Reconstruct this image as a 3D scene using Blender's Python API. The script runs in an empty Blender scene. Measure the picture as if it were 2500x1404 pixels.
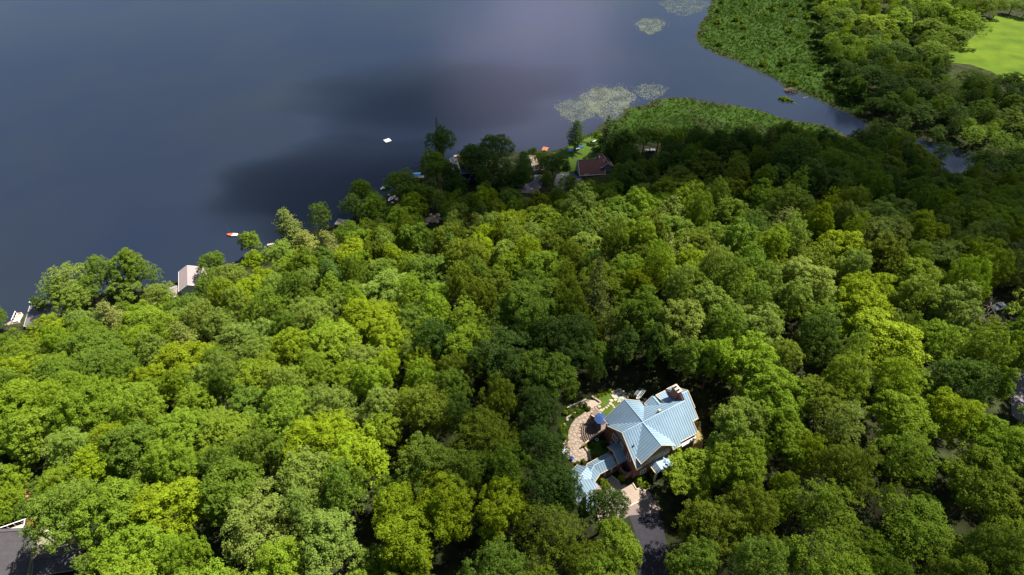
import bpy, bmesh, math, random
import numpy as np
from mathutils import Vector, Matrix
from mathutils.geometry import delaunay_2d_cdt

# ------------------------------------------------------------------ camera, sky, sun, exposure
FPX = 1390.0
PITCH = math.radians(43.88)
CAMZ = 145.0
S = bpy.context.scene
COL = S.collection
cam_d = bpy.data.cameras.new("camera")
cam = bpy.data.objects.new("camera", cam_d)
COL.objects.link(cam)
cam_d.sensor_width = 36.0
cam_d.lens = 36.0 * FPX / 2500.0
cam_d.clip_start = 1.0
cam_d.clip_end = 30000.0
cam.location = (0, 0, CAMZ)
cam.rotation_euler = (math.pi / 2 - PITCH, 0, 0)
S.camera = cam

SUN_EL = math.radians(57.0)
SUN_AZ = math.radians(29.4)          # counter-clockwise from +x
LDIR = Vector((math.cos(SUN_EL) * math.cos(SUN_AZ), math.cos(SUN_EL) * math.sin(SUN_AZ), math.sin(SUN_EL)))
sun_d = bpy.data.lights.new("sun", 'SUN')
sun_d.energy = 5.0
sun_d.angle = math.radians(0.5)
sun_d.color = (1.0, 0.955, 0.87)
sun = bpy.data.objects.new("sun", sun_d)
COL.objects.link(sun)
sun.rotation_euler = LDIR.to_track_quat('Z', 'Y').to_euler()
sun.location = (100, 50, 300)

world = bpy.data.worlds.new("World")
S.world = world
world.use_nodes = True
wn = world.node_tree
for n_ in list(wn.nodes):
    wn.nodes.remove(n_)


def N(tree, typ, **kw):
    n = tree.nodes.new(typ)
    for k, v in kw.items():
        setattr(n, k, v)
    return n


SKY_STRENGTH = 0.05
sky = N(wn, 'ShaderNodeTexSky', sky_type='NISHITA')
sky.sun_disc = False
sky.sun_elevation = SUN_EL
sky.sun_rotation = math.radians(90) - SUN_AZ
sky.altitude = 300
bg = N(wn, 'ShaderNodeBackground')
bg.inputs['Strength'].default_value = SKY_STRENGTH
wo = N(wn, 'ShaderNodeOutputWorld')
wn.links.new(bg.outputs[0], wo.inputs[0])
# clouds lie on a level sheet: direction divided by its height gives a place on that sheet
tc = N(wn, 'ShaderNodeTexCoord')
sep = N(wn, 'ShaderNodeSeparateXYZ')
wn.links.new(tc.outputs['Generated'], sep.inputs[0])


def M(tree, op, a, b=None, c=None, clamp=False):
    n = N(tree, 'ShaderNodeMath', operation=op)
    n.use_clamp = clamp
    for i, v in enumerate((a, b, c)):
        if v is None:
            continue
        if isinstance(v, (int, float)):
            n.inputs[i].default_value = v
        else:
            tree.links.new(v, n.inputs[i])
    return n.outputs[0]


zz = M(wn, 'MAXIMUM', sep.outputs['Z'], 0.03)
cx = M(wn, 'DIVIDE', sep.outputs['X'], zz)
cy = M(wn, 'DIVIDE', sep.outputs['Y'], zz)
cmb = N(wn, 'ShaderNodeCombineXYZ')
wn.links.new(cx, cmb.inputs[0])
wn.links.new(cy, cmb.inputs[1])
wnoise = N(wn, 'ShaderNodeTexNoise')
wnoise.inputs['Scale'].default_value = 0.9
wnoise.inputs['Detail'].default_value = 5
wnoise.inputs['Roughness'].default_value = 0.55
wn.links.new(cmb.outputs[0], wnoise.inputs['Vector'])
wn2 = N(wn, 'ShaderNodeTexNoise')
wn2.inputs['Scale'].default_value = 2.6
wn2.inputs['Detail'].default_value = 4
wn.links.new(cmb.outputs[0], wn2.inputs['Vector'])
# broad banks of cloud: (x, y, rx, ry, weight)
BANKS = [(0.18, 2.45, 0.60, 1.35, 0.78), (-0.10, 3.3, 0.6, 0.4, 0.15), (-1.25, 2.6, 0.6, 0.6, 0.30),
         (1.50, 1.66, 0.25, 0.16, 0.75), (1.10, 2.3, 0.34, 0.9, -0.75), (-1.9, 3.0, 0.4, 0.5, -0.2), (-0.6, 1.7, 0.5, 0.3, -0.2)]
acc = M(wn, 'MULTIPLY_ADD', wnoise.outputs[0], 1.3, -0.92)
acc = M(wn, 'MULTIPLY_ADD', wn2.outputs[0], 0.30, acc)
for (bx, by, rx, ry, wgt) in BANKS:
    dx = M(wn, 'DIVIDE', M(wn, 'SUBTRACT', cx, bx), rx)
    dy = M(wn, 'DIVIDE', M(wn, 'SUBTRACT', cy, by), ry)
    rr = M(wn, 'ADD', M(wn, 'MULTIPLY', dx, dx), M(wn, 'MULTIPLY', dy, dy))
    g = M(wn, 'DIVIDE', 1.0, M(wn, 'ADD', 1.0, M(wn, 'MULTIPLY', rr, rr)))
    acc = M(wn, 'MULTIPLY_ADD', g, wgt, acc)
mr = N(wn, 'ShaderNodeMapRange', interpolation_type='SMOOTHSTEP')
mr.inputs['From Min'].default_value = 0.22
mr.inputs['From Max'].default_value = 0.95
wn.links.new(acc, mr.inputs['Value'])
mixc = N(wn, 'ShaderNodeMix', data_type='RGBA')
wn.links.new(mr.outputs[0], mixc.inputs['Factor'])
wn.links.new(sky.outputs[0], mixc.inputs[6])
mixc.inputs[7].default_value = (11.0, 10.2, 14.6, 1)
wn.links.new(mixc.outputs[2], bg.inputs['Color'])

S.view_settings.view_transform = 'Standard'
S.view_settings.look = 'None'
S.view_settings.gamma = 1.0
S.view_settings.use_curve_mapping = False
S.view_settings.exposure = 1.25
S.cycles.max_bounces = 8
S.cycles.transparent_max_bounces = 8
S.cycles.volume_bounces = 0
S.cycles.sample_clamp_indirect = 6

RNG = random.Random(11)
# ------------------------------------------------------------------ pixel of the survey -> ray


def ray(px, py):
    X = (px - 1250) / FPX
    U = -(py - 702) / FPX
    c, s = math.cos(PITCH), math.sin(PITCH)
    return np.array([X, c + U * s, -s + U * c])


def at_z(px, py, z=0.0):
    d = ray(px, py)
    k = (z - CAMZ) / d[2]
    return np.array([d[0] * k, d[1] * k, z])


def to_px(P):
    c, s = math.cos(PITCH), math.sin(PITCH)
    x, y, z = P[0], P[1], P[2] - CAMZ
    d = y * c - z * s
    if d < 1:
        return (1e6, 1e6, 1)
    return (1250 + FPX * x / d, 702 - FPX * (y * s + z * c) / d, FPX / d)


# ------------------------------------------------------------------ terrain
HO = np.array([26.383, 64.373])      # where the ridges of the big house meet
HTH = 0.496
HE = np.array([math.cos(HTH), math.sin(HTH)])
HN = np.array([-math.sin(HTH), math.cos(HTH)])
GZ = 34.6                            # ground round the big house

SOUTH = [(-900, 1250), (-300, 900), (-60, 815), (20, 786), (60, 776), (150, 742), (240, 722), (330, 700), (420, 690), (470, 668),
         (560, 650), (610, 618), (665, 598), (740, 575), (830, 547), (855, 528), (930, 488), (960, 474), (1015, 438),
         (1060, 405), (1105, 388), (1180, 380), (1290, 372), (1340, 368), (1372, 362), (1430, 335), (1480, 300),
         (1530, 268), (1600, 243), (1680, 236), (1760, 252), (1850, 267), (1920, 290), (1990, 303), (2060, 322),
         (2140, 348), (2230, 388), (2310, 418), (2400, 425), (2520, 450), (2800, 500), (3300, 600)]
NORTH = [(3300, 540), (2800, 450), (2560, 408), (2450, 398), (2360, 372), (2300, 352), (2230, 335), (2150, 312), (2090, 292),
         (2062, 273), (2030, 262), (1985, 240), (1960, 230), (1930, 224), (1905, 205), (1890, 190), (1830, 166), (1770, 140),
         (1715, 116), (1700, 92), (1706, 70), (1726, 30), (1735, 0), (1745, -60), (1790, -150)]
ps = np.array([at_z(*p)[:2] for p in SOUTH])
pn = np.array([at_z(*p)[:2] for p in NORTH])
POLY_S = np.vstack([ps, [[900, -300], [-700, -300]]])
POLY_N = np.vstack([pn, [[pn[-1][0] + 60, 1500], [1500, 1500], [1500, pn[0][1]]]])


def inside(poly, X, Y):
    r = np.zeros(X.shape, bool)
    n = len(poly)
    for i in range(n):
        x1, y1 = poly[i]
        x2, y2 = poly[(i + 1) % n]
        if y1 == y2:
            continue
        c = ((y1 > Y) != (y2 > Y)) & (X < (x2 - x1) * (Y - y1) / (y2 - y1) + x1)
        r ^= c
    return r


def dist_line(line, X, Y):
    best = np.full(X.shape, 1e9)
    for i in range(len(line) - 1):
        a, b = line[i], line[i + 1]
        ab = b - a
        L = ab @ ab
        t = np.clip(((X - a[0]) * ab[0] + (Y - a[1]) * ab[1]) / L, 0, 1)
        best = np.minimum(best, np.hypot(X - a[0] - t * ab[0], Y - a[1] - t * ab[1]))
    return best


def sm(x):
    x = np.clip(x, 0, 1)
    return x * x * (3 - 2 * x)


HPAD = HO + HE * -2 + HN * 3


def height(X, Y):
    X = np.asarray(X, float)
    Y = np.asarray(Y, float)
    jig = 1.2 * np.sin(X * .21 + 1.3 * np.sin(Y * .13)) + 0.8 * np.sin(Y * .33 + X * .11) + .35 * np.sin(X * .9 + Y * .7)
    ds = dist_line(ps, X, Y) * np.where(inside(POLY_S, X, Y), 1, -1) + jig
    dn = dist_line(pn, X, Y) * np.where(inside(POLY_N, X, Y), 1, -1) + jig
    nz = np.sin(X * .045 + 1.0) * np.cos(Y * .052) * 1.6 + np.sin(X * .11 + Y * .08) * .5
    hs = np.where(ds > 0, 0.35 * sm(ds / 2.5) + GZ * sm((ds - 10) / 150) + nz * sm((ds - 25) / 60), -2.2 * sm(-ds / 7))
    hn = np.where(dn > 0, 0.35 * sm(dn / 2.0) + 2.4 * sm((dn - 25) / 120), -2.2 * sm(-dn / 6))
    h = np.maximum(hs, hn)
    dh = np.hypot(X - HPAD[0], Y - HPAD[1])
    k = 1 - sm((dh - 26) / 18)
    return h * (1 - k) + GZ * k


def hz(x, y):
    return float(height(np.array([x]), np.array([y]))[0])


def ground(px, py, dz=0.0):
    """where the line of sight through a survey pixel meets the land (raised by dz)"""
    d = ray(px, py)
    ks = (np.linspace(CAMZ, -1, 160) - CAMZ) / d[2]
    X, Y, Z = d[0] * ks, d[1] * ks, CAMZ + d[2] * ks
    H = np.maximum(height(X, Y), 0) + dz
    i = int(np.argmax(Z <= H)) if (Z <= H).any() else len(ks) - 1
    i = max(i, 1)
    a, b = Z[i - 1] - H[i - 1], Z[i] - H[i]
    t = a / (a - b) if a != b else 0
    k = ks[i - 1] + t * (ks[i] - ks[i - 1])
    return np.array([d[0] * k, d[1] * k, CAMZ + d[2] * k - dz])


# ------------------------------------------------------------------ materials
def new_mat(name):
    m = bpy.data.materials.new(name)
    m.use_nodes = True
    t = m.node_tree
    p = t.nodes['Principled BSDF']
    return m, t, p


def mat(name, col, rough=.8, metal=0., var=.25, scale=1.5, bump=0., detail=4, coords='Object', spec=.08, col2=None):
    m, t, p = new_mat(name)
    tcn = N(t, 'ShaderNodeTexCoord')
    no = N(t, 'ShaderNodeTexNoise')
    no.inputs['Scale'].default_value = scale
    no.inputs['Detail'].default_value = detail
    t.links.new(tcn.outputs[coords], no.inputs['Vector'])
    cr = N(t, 'ShaderNodeMapRange')
    cr.inputs['From Min'].default_value = .3
    cr.inputs['From Max'].default_value = .7
    t.links.new(no.outputs[0], cr.inputs['Value'])
    mx = N(t, 'ShaderNodeMix', data_type='RGBA')
    a = tuple(c * (1 - var) for c in col) + (1,)
    b = tuple(min(1, c * (1 + var)) for c in (col2 or col)) + (1,)
    mx.inputs[6].default_value = a
    mx.inputs[7].default_value = b
    t.links.new(cr.outputs[0], mx.inputs['Factor'])
    t.links.new(mx.outputs[2], p.inputs['Base Color'])
    p.inputs['Roughness'].default_value = rough
    p.inputs['Metallic'].default_value = metal
    p.inputs['Specular IOR Level'].default_value = spec
    if bump:
        bp = N(t, 'ShaderNodeBump')
        bp.inputs['Strength'].default_value = 1
        bp.inputs['Distance'].default_value = bump
        t.links.new(no.outputs[0], bp.inputs['Height'])
        t.links.new(bp.outputs[0], p.inputs['Normal'])
    return m


def leaf_mat(name, tint=False, col=(.1, .16, .03), transl=.32, scale=.7):
    m, t, p = new_mat(name)
    t.nodes.remove(p)
    out = t.nodes['Material Output']
    geo = N(t, 'ShaderNodeTexCoord')
    no = N(t, 'ShaderNodeTexNoise')
    no.inputs['Scale'].default_value = scale
    no.inputs['Detail'].default_value = 5
    no.inputs['Roughness'].default_value = .7
    t.links.new(geo.outputs['Object'], no.inputs['Vector'])
    hsv = N(t, 'ShaderNodeHueSaturation')
    if tint:
        oi = N(t, 'ShaderNodeObjectInfo')
        t.links.new(oi.outputs['Color'], hsv.inputs['Color'])
    else:
        hsv.inputs['Color'].default_value = (*col, 1)
    hv = M(t, 'MULTIPLY_ADD', no.outputs[0], .06, .47)
    vv = M(t, 'MULTIPLY_ADD', no.outputs[0], 1.25 if tint else 1.6, .38 if tint else .2)
    t.links.new(hv, hsv.inputs['Hue'])
    t.links.new(vv, hsv.inputs['Value'])
    df = N(t, 'ShaderNodeBsdfPrincipled')
    df.inputs['Roughness'].default_value = .7
    df.inputs['Specular IOR Level'].default_value = .08 if tint else 0.
    tr = N(t, 'ShaderNodeBsdfTranslucent')
    hs2 = N(t, 'ShaderNodeHueSaturation')
    hs2.inputs['Hue'].default_value = .485
    hs2.inputs['Saturation'].default_value = 1.15
    hs2.inputs['Value'].default_value = 1.25
    t.links.new(hsv.outputs[0], hs2.inputs['Color'])
    t.links.new(hsv.outputs[0], df.inputs['Base Color'])
    t.links.new(hs2.outputs[0], tr.inputs['Color'])
    mx = N(t, 'ShaderNodeMixShader')
    mx.inputs[0].default_value = transl
    t.links.new(df.outputs[0], mx.inputs[1])
    t.links.new(tr.outputs[0], mx.inputs[2])
    t.links.new(mx.outputs[0], out.inputs['Surface'])
    return m


MT = {}
MT['leaf'] = leaf_mat('foliage', tint=True)
MT['needle'] = leaf_mat('needles', tint=True, transl=.12, scale=1.2)
MT['bark'] = mat('bark', (.10, .075, .055), .95, var=.4, scale=3, bump=.03)
MT['deadwood'] = mat('grey_dead_wood', (.26, .22, .19), .95, var=.35, scale=3)
MT['floor'] = mat('forest_floor', (.030, .026, .015), 1, var=.5, scale=.35, detail=8, bump=.08, col2=(.028, .036, .012))
MT['roof'] = mat('blue_metal_roofing', (.265, .375, .455), .45, metal=.15, var=.07, scale=.6, spec=.5)
MT['seam'] = mat('shadow_toned_seams', (.15, .23, .30), .45, metal=.35, var=.05, scale=1, spec=.5)  # shadow lines along the ribs are put into this darker colour
MT['cream'] = mat('cream_painted_trim', (.72, .52, .33), .6, var=.08)
MT['white'] = mat('white_paint', (.78, .77, .75), .5, var=.05)
MT['stucco'] = mat('tan_stucco', (.36, .32, .24), .9, var=.1, scale=2)
MT['greysid'] = mat('grey_siding', (.30, .31, .31), .8, var=.1)
MT['blue_sid'] = mat('navy_siding', (.015, .03, .12), .6, var=.15)
MT['shingle_br'] = mat('brown_shingles', (.115, .060, .055), .9, var=.25, scale=2.5, detail=6)
MT['shingle_gr'] = mat('grey_shingles', (.17, .155, .17), .9, var=.12, scale=2.5, detail=6)
MT['shingle_pk'] = mat('pinkish_shingles', (.27, .22, .215), .9, var=.10, scale=2.0, detail=6)
MT['shingle_dk'] = mat('dark_grey_shingles', (.078, .070, .076), .9, var=.12, scale=1.5, detail=7)
MT['dark'] = mat('dark_opening', (.012, .012, .014), .6)
MT['asphalt'] = mat('asphalt', (.045, .042, .050), .95, var=.15, scale=1.2, detail=7)
MT['asphalt_l'] = mat('pale_worn_asphalt', (.17, .15, .16), .95, var=.12, scale=.8, detail=7)
MT['gravel'] = mat('gravel', (.36, .27, .20), .95, var=.25, scale=1.5, detail=8)
MT['sand'] = mat('sand', (.30, .24, .16), .95, var=.15, scale=1)
MT['lawn'] = mat('lawn_grass', (.075, .125, .018), .9, var=.25, scale=.9, detail=8, bump=.05)
MT['lawn_dry'] = mat('dry_lawn_grass', (.24, .20, .07), .9, var=.2, scale=.7, detail=8)
MT['meadow'] = mat('meadow_grass', (.062, .112, .008), .95, var=.2, scale=.09, detail=10, bump=.25, col2=(.082, .122, .008))
MT['marshsoil'] = mat('marsh_ground', (.026, .052, .007), 1, var=.3, scale=.3, detail=8)
MT['marshleaf'] = leaf_mat('marsh_foliage', col=(.030, .056, .006), scale=.06)
MT['stone'] = mat('pale_stone', (.50, .40, .31), .85, var=.2, scale=3, detail=5)
MT['decking'] = mat('deck_boards', (.27, .20, .16), .8, var=.12, scale=2)
MT['riser'] = mat('dark_stained_risers', (.05, .035, .03), .8)
MT['umb'] = mat('blue_violet_canvas', (.05, .10, .25), .8, var=.06)
MT['tarp'] = mat('bright_blue_tarp', (.02, .17, .62), .5, var=.15)
MT['tarp_l'] = mat('sky_blue_tarp', (.04, .33, .75), .5, var=.15)
MT['red'] = mat('red_cloth', (.75, .03, .06), .7, var=.1)
MT['orange'] = mat('orange_paint', (.72, .13, .05), .5, var=.08)
MT['yellow'] = mat('yellow_plastic', (.85, .50, .06), .5, var=.1)
MT['terra'] = mat('terracotta_boards', (.42, .17, .10), .85, var=.12)
MT['metal'] = mat('grey_metal', (.35, .37, .38), .35, metal=.7)
MT['pipe'] = mat('dark_pipe', (.03, .03, .05), .5)
MT['pad'] = mat('lily_pads', (.075, .092, .055), .5, var=.3, scale=.15, col2=(.10, .11, .08))
MT['twig'] = mat('grey_twigs', (.20, .15, .12), .95, var=.4, scale=2)
MT['pond'] = mat('pond_water', (.17, .22, .17), .12, var=.5, scale=1.4, col2=(.42, .42, .34), spec=.5)
MT['hull'] = mat('white_hull', (.82, .84, .83), .35, var=.03)


def brick_mat():
    m, t, p = new_mat('red_brick')
    g = N(t, 'ShaderNodeTexCoord')
    b = N(t, 'ShaderNodeTexBrick')
    b.inputs['Scale'].default_value = 4.4
    b.inputs['Color1'].default_value = (.24, .075, .045, 1)
    b.inputs['Color2'].default_value = (.17, .055, .04, 1)
    b.inputs['Mortar'].default_value = (.25, .20, .17, 1)
    mp = N(t, 'ShaderNodeMapping')
    mp.inputs['Rotation'].default_value = (math.pi / 2, 0, 0)
    t.links.new(g.outputs['Object'], mp.inputs['Vector'])
    t.links.new(mp.outputs[0], b.inputs['Vector'])
    t.links.new(b.outputs[0], p.inputs['Base Color'])
    p.inputs['Roughness'].default_value = .9
    return m


MT['brick'] = brick_mat()


def paver_mat(name, c1, c2, cm):
    m, t, p = new_mat(name)
    g = N(t, 'ShaderNodeTexCoord')
    mp = N(t, 'ShaderNodeMapping')
    mp.inputs['Rotation'].default_value = (0, 0, HTH)
    t.links.new(g.outputs['Object'], mp.inputs['Vector'])
    b = N(t, 'ShaderNodeTexBrick')
    b.inputs['Scale'].default_value = 1.6
    b.inputs['Color1'].default_value = (*c1, 1)
    b.inputs['Color2'].default_value = (*c2, 1)
    b.inputs['Mortar'].default_value = (*cm, 1)
    b.inputs['Mortar Size'].default_value = .012
    t.links.new(mp.outputs[0], b.inputs['Vector'])
    no = N(t, 'ShaderNodeTexNoise')
    no.inputs['Scale'].default_value = .8
    no.inputs['Detail'].default_value = 6
    t.links.new(g.outputs['Object'], no.inputs['Vector'])
    hs = N(t, 'ShaderNodeHueSaturation')
    t.links.new(M(t, 'MULTIPLY_ADD', no.outputs[0], .5, .75), hs.inputs['Value'])
    t.links.new(b.outputs[0], hs.inputs['Color'])
    t.links.new(hs.outputs[0], p.inputs['Base Color'])
    p.inputs['Roughness'].default_value = .9
    return m


MT['paver'] = paver_mat('tan_pavers', (.34, .26, .20), (.29, .225, .175), (.25, .19, .15))
MT['paver_d'] = paver_mat('grey_brown_pavers', (.24, .175, .15), (.20, .15, .13), (.16, .12, .10))


def water_mat():
    m, t, p = new_mat('lake_water')
    g = N(t, 'ShaderNodeTexCoord')
    n1 = N(t, 'ShaderNodeTexNoise')
    n1.inputs['Scale'].default_value = 1.7
    n1.inputs['Detail'].default_value = 4
    n1.inputs['Roughness'].default_value = .6
    mp = N(t, 'ShaderNodeMapping')
    mp.inputs['Scale'].default_value = (1, 1.8, 1)
    mp.inputs['Rotation'].default_value = (0, 0, .5)
    t.links.new(g.outputs['Object'], mp.inputs['Vector'])
    t.links.new(mp.outputs[0], n1.inputs['Vector'])
    bp = N(t, 'ShaderNodeBump')
    bp.inputs['Strength'].default_value = .55
    bp.inputs['Distance'].default_value = .05
    t.links.new(n1.outputs[0], bp.inputs['Height'])
    # wind patches change how rough the surface is; base colour drifts between turbid grey-green and blue put in for reflected sky
    n2 = N(t, 'ShaderNodeTexNoise')
    n2.inputs['Scale'].default_value = .012
    n2.inputs['Detail'].default_value = 3
    t.links.new(g.outputs['Object'], n2.inputs['Vector'])
    t.links.new(M(t, 'MULTIPLY_ADD', n2.outputs[0], .14, .01), p.inputs['Roughness'])
    mx = N(t, 'ShaderNodeMix', data_type='RGBA')
    t.links.new(n2.outputs[0], mx.inputs['Factor'])
    mx.inputs[6].default_value = (.008, .014, .038, 1)
    mx.inputs[7].default_value = (.021, .027, .031, 1)
    t.links.new(mx.outputs[2], p.inputs['Base Color'])
    p.inputs['IOR'].default_value = 1.333
    p.inputs['Specular IOR Level'].default_value = .5
    t.links.new(bp.outputs[0], p.inputs['Normal'])
    return m


MT['water'] = water_mat()


# ------------------------------------------------------------------ mesh helpers
class MB:
    def __init__(self):
        self.v, self.f = [], []

    def add(self, vs, fs):
        o = len(self.v)
        self.v += [tuple(map(float, p)) for p in vs]
        self.f += [tuple(i + o for i in f) for f in fs]
        return self

    def box(self, x0, x1, y0, y1, z0, z1):
        v = [(x0, y0, z0), (x1, y0, z0), (x1, y1, z0), (x0, y1, z0), (x0, y0, z1), (x1, y0, z1), (x1, y1, z1), (x0, y1, z1)]
        return self.add(v, [(3, 2, 1, 0), (4, 5, 6, 7), (0, 1, 5, 4), (1, 2, 6, 5), (2, 3, 7, 6), (3, 0, 4, 7)])

    def prism(self, poly, z0, z1):
        n = len(poly)
        v = [(p[0], p[1], z0) for p in poly] + [(p[0], p[1], z1) for p in poly]
        return self.add(v, [tuple(range(n))[::-1], tuple(range(n, 2 * n))] + [(i, (i + 1) % n, n + (i + 1) % n, n + i) for i in range(n)])

    def hull_between(self, A, B):
        n = len(A)
        return self.add(list(A) + list(B), [tuple(range(n))[::-1], tuple(range(n, 2 * n))] + [(i, (i + 1) % n, n + (i + 1) % n, n + i) for i in range(n)])

    def tube(self, a, b, r0, r1=None, n=6, cap=True):
        a, b = Vector(a), Vector(b)
        r1 = r0 if r1 is None else r1
        d = (b - a)
        if d.length < 1e-6:
            return self
        q = d.to_track_quat('Z', 'Y')
        A = [a + q @ Vector((math.cos(t) * r0, math.sin(t) * r0, 0)) for t in [2 * math.pi * i / n for i in range(n)]]
        B = [b + q @ Vector((math.cos(t) * r1, math.sin(t) * r1, 0)) for t in [2 * math.pi * i / n for i in range(n)]]
        fs = [(i, (i + 1) % n, n + (i + 1) % n, n + i) for i in range(n)]
        if cap:
            fs += [tuple(range(n))[::-1], tuple(range(n, 2 * n))]
        return self.add(A + B, fs)

    def bar(self, a, b, w, h):
        a, b = Vector(a), Vector(b)
        d = (b - a).normalized()
        s = d.cross(Vector((0, 0, 1)))
        s = Vector((1, 0, 0)) if s.length < 1e-3 else s.normalized()
        u = s.cross(d)
        off = [s * w / 2 + u * h / 2, -s * w / 2 + u * h / 2, -s * w / 2 - u * h / 2, s * w / 2 - u * h / 2]
        return self.hull_between([a + o for o in off], [b + o for o in off])

    def mesh(self, name):
        me = bpy.data.meshes.new(name)
        me.from_pydata(self.v, [], self.f)
        me.update()
        return me

    def build(self, name, m, parent=None, fix=True):
        me = self.mesh(name)
        if fix:
            bm = bmesh.new()
            bm.from_mesh(me)
            bmesh.ops.recalc_face_normals(bm, faces=bm.faces)
            bm.to_mesh(me)
            bm.free()
        if m:
            me.materials.append(MT[m] if isinstance(m, str) else m)
        o = bpy.data.objects.new(name, me)
        COL.objects.link(o)
        if parent:
            o.parent = parent
        return o


def quads_mesh(name, V, m, tri=False):
    """V: (n, 4, 3) array of separate quads"""
    n = V.shape[0]
    k = V.shape[1]
    me = bpy.data.meshes.new(name)
    me.vertices.add(n * k)
    me.vertices.foreach_set('co', V.reshape(-1).astype(np.float32))
    me.loops.add(n * k)
    me.loops.foreach_set('vertex_index', np.arange(n * k, dtype=np.int32))
    me.polygons.add(n)
    me.polygons.foreach_set('loop_start', np.arange(0, n * k, k, dtype=np.int32))
    me.polygons.foreach_set('loop_total', np.full(n, k, dtype=np.int32))
    me.update()
    me.validate()
    me.materials.append(MT[m] if isinstance(m, str) else m)
    return me


def tag(o, label=None, cat=None, group=None, kind=None):
    if label:
        o['label'] = label
    if cat:
        o['category'] = cat
    if group:
        o['group'] = group
    if kind:
        o['kind'] = kind
    return o


def empty(name, loc=(0, 0, 0), rz=0, label=None, cat=None, group=None):
    o = bpy.data.objects.new(name, None)
    COL.objects.link(o)
    o.location = tuple(float(c) for c in loc)
    o.rotation_euler = (0, 0, rz)
    o.empty_display_size = .5
    return tag(o, label, cat, group)


def link(name, me, parent=None):
    o = bpy.data.objects.new(name, me)
    COL.objects.link(o)
    if parent:
        o.parent = parent
    return o


# ------------------------------------------------------------------ the land and the lake
def build_terrain():
    xs = np.concatenate([np.linspace(-900, -262, 14), np.arange(-255, 420, 2.5), np.linspace(425, 1400, 24)])
    ys = np.concatenate([np.linspace(-280, -32, 8), np.arange(-25, 470, 2.5), np.linspace(476, 1400, 24)])
    X, Y = np.meshgrid(xs, ys)
    Z = height(X, Y)
    nx, ny = len(xs), len(ys)
    V = np.stack([X, Y, Z], -1).reshape(-1, 3)
    i = np.arange(nx * ny).reshape(ny, nx)
    F = np.stack([i[:-1, :-1], i[:-1, 1:], i[1:, 1:], i[1:, :-1]], -1).reshape(-1, 4)
    me = bpy.data.meshes.new('ground')
    me.vertices.add(len(V))
    me.vertices.foreach_set('co', V.reshape(-1).astype(np.float32))
    me.loops.add(F.size)
    me.loops.foreach_set('vertex_index', F.reshape(-1).astype(np.int32))
    me.polygons.add(len(F))
    me.polygons.foreach_set('loop_start', np.arange(0, F.size, 4, dtype=np.int32))
    me.polygons.foreach_set('loop_total', np.full(len(F), 4, dtype=np.int32))
    me.update()
    me.materials.append(MT['floor'])
    o = link('ground', me)
    tag(o, kind='structure')


build_terrain()
w = MB().add([(-3000, -400, 0), (3000, -400, 0), (3000, 5000, 0), (-3000, 5000, 0)], [(0, 1, 2, 3)]).build('lake', 'water', fix=False)
tag(w, kind='structure')


def patch(name, poly_px, m, dz=.03, step=1.5, kind='structure', world=False, zfix=None):
    """a sheet that follows the land inside an outline"""
    P = [p if world else ground(*p)[:2] for p in poly_px]
    P = np.array([[p[0], p[1]] for p in P])
    ring = []
    for a, b in zip(P, np.roll(P, -1, 0)):
        n = max(1, int(np.linalg.norm(b - a) / step))
        for k in range(n):
            ring.append(a + (b - a) * k / n)
    ring = np.array(ring)
    lo, hi = P.min(0), P.max(0)
    gx, gy = np.meshgrid(np.arange(lo[0], hi[0], step), np.arange(lo[1], hi[1], step))
    gx, gy = gx.ravel(), gy.ravel()
    k = inside(P, gx, gy)
    gx, gy = gx[k], gy[k]
    if len(gx):
        k = dist_line(np.vstack([P, P[:1]]), gx, gy) > step * .4
        gx, gy = gx[k], gy[k]
    co = [Vector(p) for p in ring] + [Vector((a, b)) for a, b in zip(gx, gy)]
    edges = [(i, (i + 1) % len(ring)) for i in range(len(ring))]
    vs, _, fs, _, _, _ = delaunay_2d_cdt(co, edges, [], 1, 1e-4)
    xy = np.array([[v.x, v.y] for v in vs])
    Z = np.full(len(xy), zfix, float) if zfix is not None else height(xy[:, 0], xy[:, 1]) + dz
    mb = MB()
    mb.add(np.column_stack([xy, Z]), fs)
    o = mb.build(name, m)
    if kind:
        tag(o, kind=kind)
    return o


# ------------------------------------------------------------------ foliage
def leaf_quads(C, Nrm, size, rng, aspect=.75):
    n = len(C)
    r = rng.normal(size=(n, 3))
    t = np.cross(Nrm, r)
    t /= np.linalg.norm(t, axis=1, keepdims=True) + 1e-9
    b = np.cross(Nrm, t)
    s = (size * rng.uniform(.65, 1.25, n))[:, None]
    t, b = t * s, b * s * aspect
    return np.stack([C - t * .5, C - b * .45, C + t * .5, C + b * .45], 1)


def unit(v):
    return v / (np.linalg.norm(v, axis=1, keepdims=True) + 1e-9)


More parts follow.
